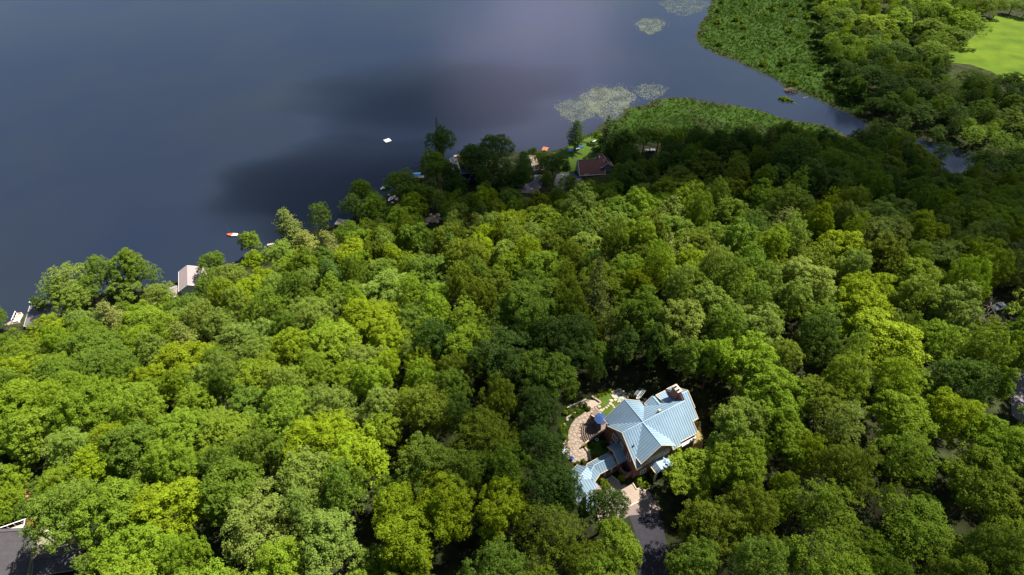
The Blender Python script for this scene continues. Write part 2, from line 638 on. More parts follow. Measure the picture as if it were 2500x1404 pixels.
def crown_broad(seed, R=6., H=18., base=6., lobes=15, subs=34, leaves=22, ls=.42, squash=1., loose=0., sub=1.):
    rng = np.random.default_rng(seed)
    L = []
    ph = rng.uniform(0, 6.28, 3)
    for i in range(lobes):
        f = (i + .5) / lobes
        el = math.asin(1 - 1.15 * f) if f < .93 else -.1
        az = i * 2.399 + rng.uniform(-.5, .5)
        rr = R * (.60 + .16 * rng.uniform()) * (1 + .10 * rng.normal()) * (1 + .20 * math.sin(az + ph[0]) + .13 * math.sin(2 * az + ph[1]))
        hh = (H - base) * .56
        c = np.array([math.cos(el) * math.cos(az) * rr, math.cos(el) * math.sin(az) * rr,
                      base + (H - base) * .36 + math.sin(el) * hh * (.70 + .38 * rng.uniform())])
        L.append((c, R * rng.uniform(.24, .47)))
    quads = []
    for c, r in L:
        out = c - np.array([0, 0, base + (H - base) * .15])
        out /= np.linalg.norm(out)
        ns = int(subs * (r / (R * .38)) ** 2)
        d = unit(rng.normal(size=(ns, 3)) + out * .75 + np.array([0, 0, .35]))
        sc = c + d * r * rng.uniform(.72, 1.12 + loose, ns)[:, None] * np.array([1, 1, squash])
        sr = rng.uniform(.42, .85, ns) * (R / 6.) * sub
        for q in range(ns):
            nl = int(leaves * (sr[q] / (.62 * sub)) ** 1.6)
            e = unit(rng.normal(size=(nl, 3)) + d[q] * .55 + np.array([0, 0, .55]))
            p = sc[q] + e * sr[q] * rng.uniform(.55, 1.1, nl)[:, None] * np.array([1, 1, .8])
            nn = unit(e + rng.normal(size=(nl, 3)) * .45 + np.array([0, 0, .35]))
            quads.append(leaf_quads(p, nn, np.full(nl, ls), rng))
    # shaded inner foliage
    n = 700
    d = unit(rng.normal(size=(n, 3)))
    p = np.array([0, 0, base + (H - base) * .42]) + d * np.array([R * .62, R * .62, (H - base) * .36]) * rng.uniform(.5, 1, n)[:, None]
    quads.append(leaf_quads(p, unit(rng.normal(size=(n, 3))), np.full(n, ls * 1.9), rng))
    return np.concatenate(quads)


def crown_pine(seed, R=4.6, H=20., base=4., whorls=11, ls=.5):
    rng = np.random.default_rng(seed)
    quads = []
    for i in range(whorls):
        f = i / (whorls - 1)
        z = base + (H - base - 1.0) * f
        rad = R * (1.02 - .80 * f ** 1.3) * (.65 if i == 0 else 1)
        nb = 8 if f < .8 else 6
        for b in range(nb):
            az = b * 2 * math.pi / nb + rng.uniform(-.35, .35) + i * .7
            ln = rad * rng.uniform(.65, 1.15)
            nseg = max(3, int(ln / .55))
            for s_ in range(nseg):
                g = .25 + .75 * (s_ + 1) / nseg
                c = np.array([math.cos(az) * ln * g, math.sin(az) * ln * g, z + ln * g * .28 - .1 * ln * (1 - g)])
                nl = 17
                e = rng.normal(size=(nl, 3)) * np.array([.5, .5, .22]) * (.75 + .3 * (1 - g))
                p = c + e
                nn = unit(rng.normal(size=(nl, 3)) * .6 + np.array([math.cos(az) * .5, math.sin(az) * .5, .9]))
                quads.append(leaf_quads(p, nn, np.full(nl, ls), rng, .42))
    nl = 60
    p = np.array([0, 0, H - .8]) + rng.normal(size=(nl, 3)) * np.array([.35, .35, .7])
    quads.append(leaf_quads(p, unit(rng.normal(size=(nl, 3)) + np.array([0, 0, .5])), np.full(nl, ls), rng, .42))
    return np.concatenate(quads)


def crown_spruce(seed, R=3.4, H=18., base=1.5, ls=.42):
    rng = np.random.default_rng(seed)
    quads = []
    levels = 22
    for i in range(levels):
        f = i / (levels - 1)
        z = base + (H - base) * f
        rad = R * (1 - f) ** .85 + .12
        nb = max(4, int(13 * (1 - f) + 3))
        for b in range(nb):
            az = rng.uniform(0, 2 * math.pi)
            ln = rad * rng.uniform(.7, 1.12)
            nseg = max(2, int(ln / .42))
            for s_ in range(nseg):
                g = .3 + .7 * (s_ + 1) / nseg
                c = np.array([math.cos(az) * ln * g, math.sin(az) * ln * g, z - ln * g * .30])
                nl = 7
                p = c + rng.normal(size=(nl, 3)) * np.array([.22, .22, .14])
                nn = unit(rng.normal(size=(nl, 3)) * .5 + np.array([math.cos(az) * .7, math.sin(az) * .7, .7]))
                quads.append(leaf_quads(p, nn, np.full(nl, ls), rng, .5))
    return np.concatenate(quads)


def crown_bush(seed, R=1.2, ls=.28, n=14, up=1.):
    rng = np.random.default_rng(seed)
    quads = []
    for i in range(n):
        d = unit(rng.normal(size=(1, 3)))[0]
        d[2] = abs(d[2])
        c = d * np.array([R * .6, R * .6, R * .75 * up]) * rng.uniform(.5, 1.05)
        c[2] += R * .2
        nl = 34
        e = unit(rng.normal(size=(nl, 3)) + np.array([0, 0, .4]))
        p = c + e * R * .36 * rng.uniform(.6, 1.1, nl)[:, None]
        p[:, 2] = np.maximum(p[:, 2], .03)
        quads.append(leaf_quads(p, unit(e + rng.normal(size=(nl, 3)) * .5), np.full(nl, ls), rng))
    return np.concatenate(quads)


def trunk_mesh(name, seed, H, r, reach, z0, n_limb=7, m='bark', twigs=0):
    rng = random.Random(seed)
    mb = MB()
    pts = [Vector((0, 0, -1.2))]
    for i in range(1, 6):
        pts.append(Vector((rng.uniform(-.15, .15) * i, rng.uniform(-.15, .15) * i, H * .86 * i / 5)))
    rad = [r * (1.25 if i == 0 else (1 - .82 * i / 5)) for i in range(6)]
    for i in range(5):
        mb.tube(pts[i], pts[i + 1], rad[i], rad[i + 1], 7)
    for k in range(n_limb):
        az = k * 2.4 + rng.uniform(-.4, .4)
        zb = z0 + (H * .75 - z0) * (k + .5) / n_limb
        a = Vector((0, 0, zb))
        ln = reach * rng.uniform(.6, 1)
        b = a + Vector((math.cos(az) * ln * .5, math.sin(az) * ln * .5, ln * .35))
        c = b + Vector((math.cos(az + .3) * ln * .5, math.sin(az + .3) * ln * .5, ln * .3))
        mb.tube(a, b, r * .34, r * .2, 5)
        mb.tube(b, c, r * .2, r * .06, 5)
        for q in range(twigs):
            t = rng.uniform(.2, 1)
            o = b.lerp(c, t)
            dd = Vector((rng.uniform(-1, 1), rng.uniform(-1, 1), rng.uniform(-.1, 1))).normalized() * rng.uniform(.8, 2.2)
            mb.tube(o, o + dd, .05, .015, 3, False)
    me = mb.mesh(name)
    me.materials.append(MT[m])
    return me


CR = {'maple': [], 'domed': [], 'oak': [], 'birch': [], 'pine': [], 'spruce': []}  # kind names tell crown shapes apart; species are arbitrary
TR = {}
for i in range(6):
    CR['maple'].append(quads_mesh('crown', crown_broad(10 + i, R=6.2, H=18, lobes=15 + i, subs=21, leaves=44, ls=.37, sub=1.22), 'leaf'))
for i in range(4):
    CR['domed'].append(quads_mesh('crown', crown_broad(20 + i, R=6.3, H=18, lobes=22 + i, subs=19, leaves=34, ls=.33, sub=1.0), 'leaf'))
for i in range(4):
    CR['oak'].append(quads_mesh('crown', crown_broad(30 + i, R=6.3, H=17, lobes=20 + 2 * i, subs=25, leaves=28, ls=.32, loose=.10), 'leaf'))
for i in range(2):
    CR['birch'].append(quads_mesh('crown', crown_broad(50 + i, R=5.0, H=19, base=5, lobes=18, subs=28, leaves=24, ls=.28, squash=1.25, loose=.22), 'leaf'))
for i in range(2):
    CR['pine'].append(quads_mesh('crown', crown_pine(70 + i), 'needle'))
CR['spruce'].append(quads_mesh('crown', crown_spruce(80), 'needle'))
CRR = {'domed': 7.3, 'maple': 7.3, 'oak': 7.4, 'birch': 6.2, 'pine': 4.8, 'spruce': 3.3}
CRH = {'domed': 18., 'maple': 18., 'oak': 17., 'birch': 19., 'pine': 20., 'spruce': 18.}
for k, (H, r, reach, z0) in {'domed': (17, .40, 5, 4), 'maple': (17, .38, 5, 4), 'oak': (16, .42, 5, 4), 'birch': (18, .22, 3.4, 5), 'pine': (20, .3, 3.5, 4), 'spruce': (18, .22, 1.5, 2)}.items():
    TR[k] = trunk_mesh('trunk', hash(k) % 97 if False else len(k), H, r, reach, z0)
DEAD = trunk_mesh('trunk', 5, 15, .34, 5.5, 3, 16, 'deadwood', 9)
BUSH = [quads_mesh('foliage', crown_bush(90 + i), 'leaf') for i in range(3)]
BUSH_UP = quads_mesh('foliage', crown_bush(97, R=.8, ls=.2, n=16, up=2.4), 'needle')
STEM = MB().tube((0, 0, -.2), (0, 0, .5), .05, .03, 5).mesh('stem')
STEM.materials.append(MT['bark'])

TONE = {'Y': (.200, .264, .011), 'G': (.168, .243, .017), 'L': (.174, .236, .036), 'M': (.120, .183, .019), 'D': (.062, .108, .016),
        'O': (.124, .163, .013), 'B': (.125, .144, .030), 'P': (.172, .198, .042)}
TWORD = {'Y': 'bright yellow-green', 'G': 'fresh green', 'L': 'pale grey-green', 'M': 'mid green', 'D': 'dark green', 'O': 'olive green',
         'B': 'brownish green', 'P': 'pale olive'}

LANDMARKS = [((1590, 1050), 'the blue-roofed brick house'), ((40, 1350), 'the dark grey corner roof'),
             ((85, 765), 'the grey roof on the shore'), ((455, 690), 'the pinkish two-part roof'), ((567, 572), 'the orange dinghy'),
             ((700, 545), 'the yellowish shoreline pine'), ((1150, 420), 'the navy blue cottage'), ((1440, 400), 'the brown-roofed cottage'),
             ((1408, 318), 'the lone waterside pine'), ((1585, 368), 'the white boat among trees'), ((2440, 110), 'the bright meadow'),
             ((2330, 375), 'the narrow creek'), ((2430, 800), 'the bare grey tree'), ((2480, 970), 'the road at the right edge'),
             ((1455, 700), 'the tall brownish spruce'), ((1060, 535), 'the pale rock clearing'), ((1930, 225), 'the twig mound'),
             ((900, 850), 'the wood\'s sunlit middle'), ((1950, 700), 'the middle of the eastern wood'),
             ((600, 1150), 'the middle of the lower left wood'), ((2050, 1200), 'the middle of the lower right wood'),
             ((300, 950), 'the middle of the left wood'), ((1150, 1150), 'the shaded strip of wood')]
DIRS = ['right of', 'above right of', 'above', 'above left of', 'left of', 'below left of', 'below', 'below right of']
ORD = ['nearest', 'second', 'third', 'fourth', 'fifth', 'sixth', 'seventh', 'eighth', 'ninth', 'tenth', 'eleventh', 'twelfth', 'thirteenth',
       'fourteenth', 'fifteenth', 'sixteenth', 'seventeenth', 'eighteenth', 'nineteenth', 'twentieth'] + ['%d%s' % (i, {1: 'st', 2: 'nd', 3: 'rd'}.get(i % 10 if i % 100 not in (11, 12, 13) else 0, 'th')) for i in range(21, 400)]
TREES = []   # (root, px, py, tone, kind, crown radius)


def tree(kind, base, R, H, tone, rot=None, jitter=True):
    i = RNG.randrange(len(CR[kind]))
    r = empty(kind + '_tree', base, RNG.uniform(0, 6.28) if rot is None else rot)
    c = link('crown', CR[kind][i], r)
    t = link('trunk', TR[kind], r)
    s = R / CRR[kind]
    sz = H / CRH[kind]
    c.scale = (s * RNG.uniform(.93, 1.07), s * RNG.uniform(.93, 1.07), sz)
    t.scale = (s, s, sz)
    col = TONE[tone]
    v = RNG.uniform(.86, 1.12) if jitter else 1
    g = RNG.uniform(.93, 1.04)
    c.color = (col[0] * v * g, col[1] * v, col[2] * v * RNG.uniform(.8, 1.15), 1)
    px = to_px((base[0], base[1], base[2] + H * .7))
    TREES.append((r, px[0], px[1], tone, kind, R, H))
    return r


def near_frame(px, py, m=130):
    return -m < px < 2500 + m and -m < py < 1404 + m


# hand-placed trees: (px, py of the crown's middle, crown radius in px, tone, kind[, height])
HAND = [
 # along the left shore
 (165, 690, 62, 'L', 'birch', 17), (130, 720, 40, 'L', 'birch', 14), (245, 665, 42, 'M', 'oak', 15), (318, 655, 46, 'M', 'maple', 17), (362, 668, 30, 'M', 'birch', 13), (180, 735, 45, 'L', 'maple', 13),
 (300, 705, 44, 'L', 'maple', 10), (385, 722, 38, 'L', 'oak', 11), (268, 770, 44, 'P', 'pine', 17), (125, 815, 56, 'Y', 'maple', 16), (30, 850, 56, 'M', 'maple', 16),
 (0, 775, 20, 'M', 'oak', 9), (205, 795, 44, 'L', 'oak', 15), (345, 775, 50, 'G', 'maple', 15), (455, 760, 50, 'M', 'oak', 14), (520, 645, 36, 'M', 'oak', 13),
 (515, 700, 44, 'M', 'oak', 14), (570, 680, 46, 'L', 'oak', 14), (608, 592, 25, 'G', 'maple', 12), (622, 640, 30, 'Y', 'maple', 12), (700, 545, 42, 'P', 'pine', 19),
 (783, 527, 38, 'M', 'birch', 17), (640, 690, 42, 'Y', 'maple', 14), (690, 625, 44, 'L', 'oak', 14), (745, 595, 42, 'P', 'pine', 17), (800, 600, 44, 'B', 'pine', 19),
 (850, 580, 44, 'M', 'oak', 15), (880, 470, 32, 'G', 'maple', 16), (862, 505, 30, 'L', 'oak', 14), (915, 510, 40, 'G', 'oak', 15), (982, 455, 44, 'M', 'oak', 18),
 (1035, 480, 36, 'M', 'oak', 15), (1064, 402, 40, 'G', 'maple', 16), (1052, 470, 30, 'B', 'oak', 13), (1120, 455, 26, 'D', 'oak', 12), (1180, 440, 26, 'D', 'oak', 12), (1100, 462, 22, 'D', 'oak', 11), (1078, 348, 44, 'D', 'oak', 17), (1068, 322, 14, 'D', 'spruce', 20),
 (1098, 425, 28, 'D', 'maple', 15), (1168, 395, 54, 'D', 'oak', 17), (1212, 365, 50, 'D', 'oak', 17), (1235, 405, 40, 'D', 'spruce', 18), (1278, 400, 32, 'D', 'pine', 17),
 (1272, 432, 30, 'D', 'oak', 13), (1350, 402, 42, 'D', 'oak', 12), (1322, 385, 20, 'M', 'oak', 8), (1385, 392, 12, 'D', 'spruce', 7), (1408, 320, 31, 'D', 'pine', 16),
 (1483, 315, 25, 'D', 'spruce', 19), (1500, 337, 31, 'D', 'spruce', 18), (1532, 350, 40, 'D', 'maple', 15), (1456, 332, 14, 'M', 'maple', 6), (1468, 345, 12, 'M', 'maple', 6),
 (1575, 335, 30, 'D', 'oak', 13), (1012, 478, 30, 'M', 'oak', 13), (1148, 385, 30, 'D', 'oak', 14), (1300, 372, 14, 'D', 'oak', 6), (1610, 335, 30, 'M', 'oak', 12), (1545, 395, 34, 'D', 'oak', 13), (1640, 375, 34, 'D', 'oak', 14), (1620, 410, 38, 'M', 'oak', 14), (1530, 430, 40, 'M', 'oak', 15),
 (1335, 440, 22, 'M', 'oak', 9), (1390, 452, 26, 'M', 'oak', 10),
 # the tall conifer and the trees about it
 (1455, 705, 56, 'B', 'spruce', 27), (1395, 640, 50, 'O', 'oak', 17), (1330, 660, 60, 'G', 'maple', 17), (1300, 745, 85, 'M', 'maple', 19), (1375, 835, 82, 'D', 'oak', 19),
 (1495, 790, 34, 'L', 'birch', 15), (1560, 760, 72, 'M', 'maple', 18), (1545, 700, 36, 'Y', 'maple', 17), (1655, 800, 78, 'L', 'maple', 18), (1730, 760, 70, 'L', 'maple', 18),
 (1610, 640, 44, 'G', 'oak', 16), (1670, 700, 52, 'M', 'oak', 16), (1630, 610, 34, 'P', 'spruce', 17), (1665, 620, 34, 'P', 'spruce', 17), (1730, 640, 36, 'P', 'spruce', 16),
 (1560, 585, 46, 'G', 'maple', 17), (1620, 480, 46, 'G', 'maple', 18), (1680, 500, 56, 'G', 'oak', 18), (1830, 570, 46, 'D', 'oak', 17), (1430, 480, 46, 'G', 'maple', 16), (1490, 510, 46, 'M', 'oak', 16),
 (1930, 510, 60, 'M', 'oak', 17), (2050, 620, 62, 'Y', 'maple', 17), (1960, 690, 72, 'L', 'maple', 18), (1930, 740, 60, 'L', 'maple', 17), (2090, 760, 72, 'Y', 'maple', 18), (2230, 680, 62, 'G', 'maple', 17),
 (2110, 720, 60, 'Y', 'maple', 17), (1850, 800, 66, 'L', 'maple', 17), (1820, 880, 86, 'G', 'maple', 18), (1740, 880, 50, 'G', 'maple', 16), (1990, 830, 60, 'D', 'oak', 17),
 # around the house
 (1310, 1010, 66, 'D', 'oak', 17), (1325, 1110, 74, 'D', 'oak', 17), (1345, 1200, 74, 'D', 'oak', 18), (1385, 1225, 40, 'D', 'oak', 15), (1240, 1160, 74, 'M', 'oak', 18), (1345, 1310, 92, 'O', 'birch', 19),
 (1215, 1250, 78, 'Y', 'maple', 17), (1478, 1245, 60, 'D', 'oak', 15), (1505, 1335, 72, 'G', 'maple', 15), (1420, 1385, 70, 'O', 'birch', 17),
 (1700, 1168, 78, 'G', 'maple', 11), (1800, 1150, 80, 'G', 'maple', 17), (1800, 1035, 78, 'L', 'maple', 17), (1880, 960, 80, 'G', 'maple', 17), (1900, 1060, 80, 'G', 'maple', 17),
 (1742, 1290, 80, 'O', 'oak', 15), (1690, 1385, 74, 'M', 'oak', 16), (1830, 1260, 80, 'O', 'oak', 17), (2050, 1040, 66, 'L', 'birch', 17), (1960, 1110, 50, 'Y', 'oak', 15),
 (1450, 905, 30, 'D', 'oak', 11), (1525, 845, 44, 'D', 'maple', 14), (1600, 845, 46, 'D', 'maple', 15), (1680, 880, 44, 'M', 'maple', 15), (2210, 1120, 84, 'G', 'birch', 18), (2180, 940, 66, 'G', 'oak', 17),
 (2060, 930, 66, 'G', 'oak', 17), (2320, 1030, 70, 'Y', 'maple', 16), (2430, 940, 40, 'M', 'maple', 14), (2420, 1100, 76, 'G', 'maple', 17), (2340, 930, 70, 'D', 'oak', 16),
 # left bottom
 (22, 1222, 40, 'G', 'domed', 9), (60, 1240, 24, 'M', 'domed', 6), (105, 1195, 34, 'M', 'domed', 9), (12, 1262, 26, 'G', 'domed', 6), (35, 1165, 40, 'G', 'maple', 10), (55, 1262, 16, 'M', 'domed', 4), (85, 1262, 14, 'G', 'domed', 4),
 (170, 1260, 95, 'M', 'oak', 19), (330, 1110, 80, 'M', 'maple', 18), (700, 1020, 82, 'G', 'oak', 18), (640, 930, 84, 'G', 'maple', 18), (450, 900, 80, 'Y', 'maple', 17),
 (900, 800, 80, 'Y', 'maple', 17), (950, 900, 40, 'Y', 'oak', 15), (960, 720, 74, 'L', 'maple', 17), (760, 780, 70, 'L', 'oak', 17), (820, 860, 80, 'G', 'maple', 17), (1050, 1010, 80, 'O', 'oak', 18),
 (620, 720, 46, 'Y', 'maple', 16), (60, 1000, 90, 'G', 'maple', 17), (250, 900, 78, 'M', 'oak', 17), (120, 920, 60, 'G', 'maple', 16), (560, 1210, 90, 'M', 'maple', 18), (760, 1180, 92, 'L', 'oak', 18),
 (880, 1120, 90, 'Y', 'maple', 18), (1090, 1240, 92, 'Y', 'maple', 18), (1010, 1330, 96, 'Y', 'maple', 18), (800, 1330, 98, 'L', 'maple', 18), (330, 1370, 90, 'G', 'maple', 17), (420, 1240, 90, 'Y', 'maple', 17),
 # far bank, round the meadow; its shade is put into darker tones
 (2060, 45, 44, 'M', 'oak', 15), (2120, 60, 44, 'G', 'maple', 16), (2190, 50, 44, 'G', 'maple', 17), (2260, 75, 44, 'M', 'maple', 17), (2300, 30, 40, 'G', 'maple', 17), (2360, 60, 46, 'G', 'oak', 17),
 (2395, 20, 36, 'M', 'oak', 16), (2440, 15, 24, 'M', 'oak', 12), (2475, 14, 24, 'M', 'oak', 9), (2508, 22, 22, 'G', 'oak', 9), (215, 708, 36, 'M', 'oak', 12), (420, 742, 26, 'G', 'oak', 10), (95, 745, 16, 'M', 'oak', 9), (2330, 95, 38, 'M', 'maple', 15), (2190, 130, 42, 'D', 'oak', 15), (2275, 130, 40, 'M', 'oak', 15), (2130, 110, 36, 'M', 'oak', 13), (2290, 105, 38, 'M', 'oak', 14),
 (2120, 190, 46, 'D', 'oak', 16), (2180, 210, 44, 'D', 'birch', 15), (2245, 215, 42, 'D', 'birch', 14), (2310, 210, 44, 'M', 'birch', 14), (2375, 200, 42, 'M', 'oak', 14), (2140, 255, 28, 'D', 'oak', 9),
 (2250, 275, 38, 'D', 'birch', 13), (2330, 280, 38, 'D', 'birch', 14), (2400, 270, 42, 'M', 'birch', 14), (2470, 205, 38, 'D', 'oak', 14), (2465, 290, 44, 'M', 'birch', 14), (2380, 330, 36, 'M', 'birch', 11), (2440, 345, 36, 'M', 'birch', 12),
 (2490, 370, 36, 'M', 'birch', 12), (2210, 300, 26, 'D', 'birch', 8), (2290, 322, 24, 'D', 'birch', 8), (2040, 10, 36, 'G', 'maple', 14), (2230, 5, 40, 'G', 'maple', 15), (2000, 25, 20, 'M', 'oak', 7),
 (2175, 335, 40, 'O', 'birch', 12), (2240, 385, 42, 'D', 'birch', 14), (2300, 372, 30, 'D', 'birch', 13), (2400, 395, 36, 'D', 'oak', 13),
]

# places that stay open to the sky (px circles)
OPEN = [(567, 575, 26), (655, 597, 10), (1470, 985, 70), (1420, 1030, 48), (1420, 1100, 46), (1540, 1000, 60), (1600, 1040, 92), (1660, 1010, 62), (1600, 1100, 60), (1500, 1110, 50), (1545, 1180, 44), (1565, 1225, 42), (1600, 960, 60), (1655, 970, 50), (1510, 940, 50), (1440, 945, 40),
        (1590, 1290, 30), (1600, 1350, 26), (1610, 1400, 24), (1715, 1080, 34), (1445, 1170, 40), (1620, 1130, 30), (1740, 1000, 30),
        (40, 1350, 80), (120, 1375, 40), (60, 1275, 30), (85, 770, 32), (455, 690, 34), (20, 785, 22), (435, 710, 20), (833, 540, 12),
        (1395, 385, 26), (1440, 400, 44), (1440, 360, 30), (1415, 345, 24), (1310, 400, 24), (1380, 438, 24), (1300, 455, 26), (1340, 362, 20), (1585, 370, 20), (1140, 420, 34), (1110, 400, 16), (1165, 445, 16), (1305, 440, 16),
        (2330, 380, 34), (2280, 360, 18), (2480, 965, 38), (2480, 1000, 24), (2435, 750, 26), (2060, 300, 30), (1060, 535, 16), (1040, 540, 10), (940, 470, 14), (955, 490, 12), (1015, 430, 14), (2110, 265, 26), (60, 1195, 34), (1925, 215, 30)]
CREEK = [(2270, 350), (2340, 385), (2370, 395)]


def place_by_px(px, py, rpx, tone, kind, H=17.):
    b = ground(px, py, H * .66)
    sc = to_px((b[0], b[1], b[2] + H * .66))[2]
    R = rpx / sc
    b[2] = hz(b[0], b[1])
    if b[2] < .1:
        b[2] = .1
    return tree(kind, b, max(R, 1.2), H, tone)


BASES = []
for h in HAND:
    r = place_by_px(*h)
    BASES.append((r.location.x, r.location.y, TREES[-1][5]))

# fill the rest of the wood
POLY_DARK = None


def fill_wood(x0, x1, y0, y1, poly, spacing, rad, Hm, tones, kinds, minshore, tries, px_ok, maxn=2000):
    rng = random.Random(5 + int(spacing * 10))
    cell = {}
    for (bx, by, br) in BASES:
        cell.setdefault((int(bx // 12), int(by // 12)), []).append((bx, by, br))
    cx_ = np.array([rng.uniform(x0, x1) for _ in range(tries)])
    cy_ = np.array([rng.uniform(y0, y1) for _ in range(tries)])
    ok = inside(poly, cx_, cy_)
    cx_, cy_ = cx_[ok], cy_[ok]
    ds = np.minimum(dist_line(ps, cx_, cy_), dist_line(pn, cx_, cy_))
    hh = height(cx_, cy_)
    made = 0
    for x, y, d, h in zip(cx_, cy_, ds, hh):
        if made >= maxn:
            break
        if d < minshore:
            continue
        R = rad * rng.choice([rng.uniform(.62, .85), rng.uniform(.85, 1.1), rng.uniform(1.0, 1.32)])
        H = Hm * rng.uniform(.84, 1.16) * (.75 + .25 * min(1, d / 40))
        px, py, sc = to_px((x, y, h + H * .66))
        if not near_frame(px, py) or not px_ok(px, py, R * sc):
            continue
        pr = R * sc * .92
        if any((px - a) ** 2 + (py - b) ** 2 < (pr + c) ** 2 for a, b, c in OPEN):
            continue
        if math.hypot(x - HPAD[0], y - HPAD[1]) < 17:
            continue
        c0 = (int(x // 12), int(y // 12))
        bad = False
        for i in (-1, 0, 1):
            for j in (-1, 0, 1):
                for (bx, by, br) in cell.get((c0[0] + i, c0[1] + j), ()):
                    if (bx - x) ** 2 + (by - y) ** 2 < ((br + R) * spacing) ** 2:
                        bad = True
        if bad:
            continue
        cell.setdefault(c0, []).append((x, y, R))
        BASES.append((x, y, R))
        tone = tones(px, py, rng)
        kind = kinds(px, py, rng)
        if kind in ('pine', 'spruce'):
            R *= .72
            H *= 1.15
            tone = 'D' if rng.random() < .5 else ('P' if px < 1100 else 'B')
        if kind == 'birch':
            H *= 1.03
            R *= .9
        tree(kind, (x, y, h), R, H, tone)
        made += 1
    return made


def tones_south(px, py, rng):
    if px < 1050 and py > 650:
        return rng.choice('YGGGGLLLMM')
    if 1050 <= px < 1500 and py > 650:
        return rng.choice('OOMMDGO')
    if py < 480:
        return rng.choice('DDDMMO')
    if px > 1500 and py > 1120:
        return rng.choice('OMMGLGOG')
    return rng.choice('GLLLMMOGY')


def kinds_south(px, py, rng):
    return rng.choice(['maple', 'maple', 'maple', 'domed', 'domed', 'oak', 'oak', 'oak', 'birch', 'pine' if rng.random() < .35 else 'oak'])


SKYLINE = ([0, 100, 250, 400, 500, 600, 700, 800, 900, 1000, 1100, 1290, 1300, 1500, 1501, 9999], [835, 785, 740, 722, 690, 655, 612, 570, 510, 470, 450, 455, 440, 430, -999, -999])


def ok_south(px, py, pr):
    if 1490 < px < 2120 and py - pr < 312:
        return False
    if py - pr < np.interp(px, SKYLINE[0], SKYLINE[1]):
        return False
    # grassy marsh on the point stays low
    if 1500 < px < 2000 and py < 250 + max(0, (px - 1500)) * .18:
        return False
    if 1290 < px < 1500 and py < 430:
        return False
    if 1100 < px < 1290 and py < 400:
        return False
    return True


fill_wood(-330, 420, -15, 330, POLY_S, .57, 6.9, 17.5, tones_south, kinds_south, 6.0, 26000, ok_south)


CR['sapling'] = CR['domed'] + CR['birch']
TR['sapling'] = TR['birch']
CRR['sapling'] = 7.0
CRH['sapling'] = 18.5
fill_wood(-330, 420, -15, 330, POLY_S, .61, 4.2, 12.5, tones_south, lambda a, b, r: 'sapling', 6.0, 16000, ok_south, 300)


def ok_north(px, py, pr):
    if px > 2310 + max(0, (110 - py)) * .9 and 25 < py < 195:
        return False
    if py < 25 and px > 2420:
        return False
    edge = 2000 + max(0, py - 60) * .55
    return px > edge


fill_wood(150, 560, 150, 620, POLY_N, .62, 5.6, 13.5, lambda a, b, r: r.choice('DMMGG' if b < 130 else 'DDDMM'),  # darker picks paint in the shade lying on the far wood
          lambda a, b, r: r.choice(['maple', 'domed', 'oak', 'birch', 'birch']), 4.0, 14000, ok_north)

# bare tree at the right
for (px, py, H) in ((2432, 800, 14), (2400, 775, 12)):
    b = ground(px, py, H * .6)
    b[2] = hz(b[0], b[1])
    r = empty('bare_tree', b, RNG.uniform(0, 6))
    t = link('trunk', DEAD, r)
    t.scale = (H / 15,) * 3
    tag(r, 'bare grey tree with spreading leafless branches, ' + ('the larger, nearer the road' if H == 14 else 'the smaller, farther from the road'), 'tree', 'bare trees by the road')
# ------------------------------------------------------------------ bushes
BUSHES = []


def bush(px, py, R, tone, label, up=False, dz=0., group='garden shrubs round the brick house', base=None, cat='shrub'):
    b = ground(px, py, dz) if base is None else base
    r = empty('shrub', (b[0], b[1], b[2] + (dz if base is None else 0)), RNG.uniform(0, 6.28))
    c = link('foliage', BUSH_UP if up else BUSH[RNG.randrange(3)], r)
    link('stem', STEM, r)
    s = R / 1.2 if not up else R / .8
    c.scale = (s, s, s)
    col = TONE[tone]
    v = RNG.uniform(.9, 1.15)
    c.color = (col[0] * v, col[1] * v, col[2] * v, 1)
    return tag(r, label, cat, group)


# ------------------------------------------------------------------ marsh growth
def scatter_leaves(name, polys, count, hmin, hmax, ls, label, cat, bumps=0, seed=3, m='marshleaf'):
    rng = np.random.default_rng(seed)
    out = []
    for poly in polys:
        P = np.array([ground(*p)[:2] for p in poly])
        lo, hi = P.min(0), P.max(0)
        area = abs(sum(P[i][0] * P[(i + 1) % len(P)][1] - P[(i + 1) % len(P)][0] * P[i][1] for i in range(len(P)))) / 2
        n = int(count * area)
        nc = max(1, n // 22)
        need = int(nc * 1.8)
        x = rng.uniform(lo[0], hi[0], need * 2)
        y = rng.uniform(lo[1], hi[1], need * 2)
        k = inside(P, x, y)
        x, y = x[k][:nc], y[k][:nc]
        h = height(x, y)
        k = h > .15
        x, y, h = x[k], y[k], h[k]
        big = rng.uniform(hmin, hmax, len(x)) * (1 + .5 * np.sin(x * .13) * np.cos(y * .17))
        X = np.repeat(x, 22)
        Y = np.repeat(y, 22)
        Hh = np.repeat(h, 22)
        Bg = np.repeat(big, 22)
        e = unit(rng.normal(size=(len(X), 3)) + np.array([0, 0, .7]))
        rad = Bg * .75
        C = np.column_stack([X + e[:, 0] * rad, Y + e[:, 1] * rad, Hh + np.abs(e[:, 2]) * Bg])
        nn = unit(e + rng.normal(size=e.shape) * .5)
        out.append(leaf_quads(C, nn, np.full(len(C), ls), rng))
    V = np.concatenate(out)
    o = link(name, quads_mesh(name, V, m))
    return tag(o, label, cat, kind='stuff')


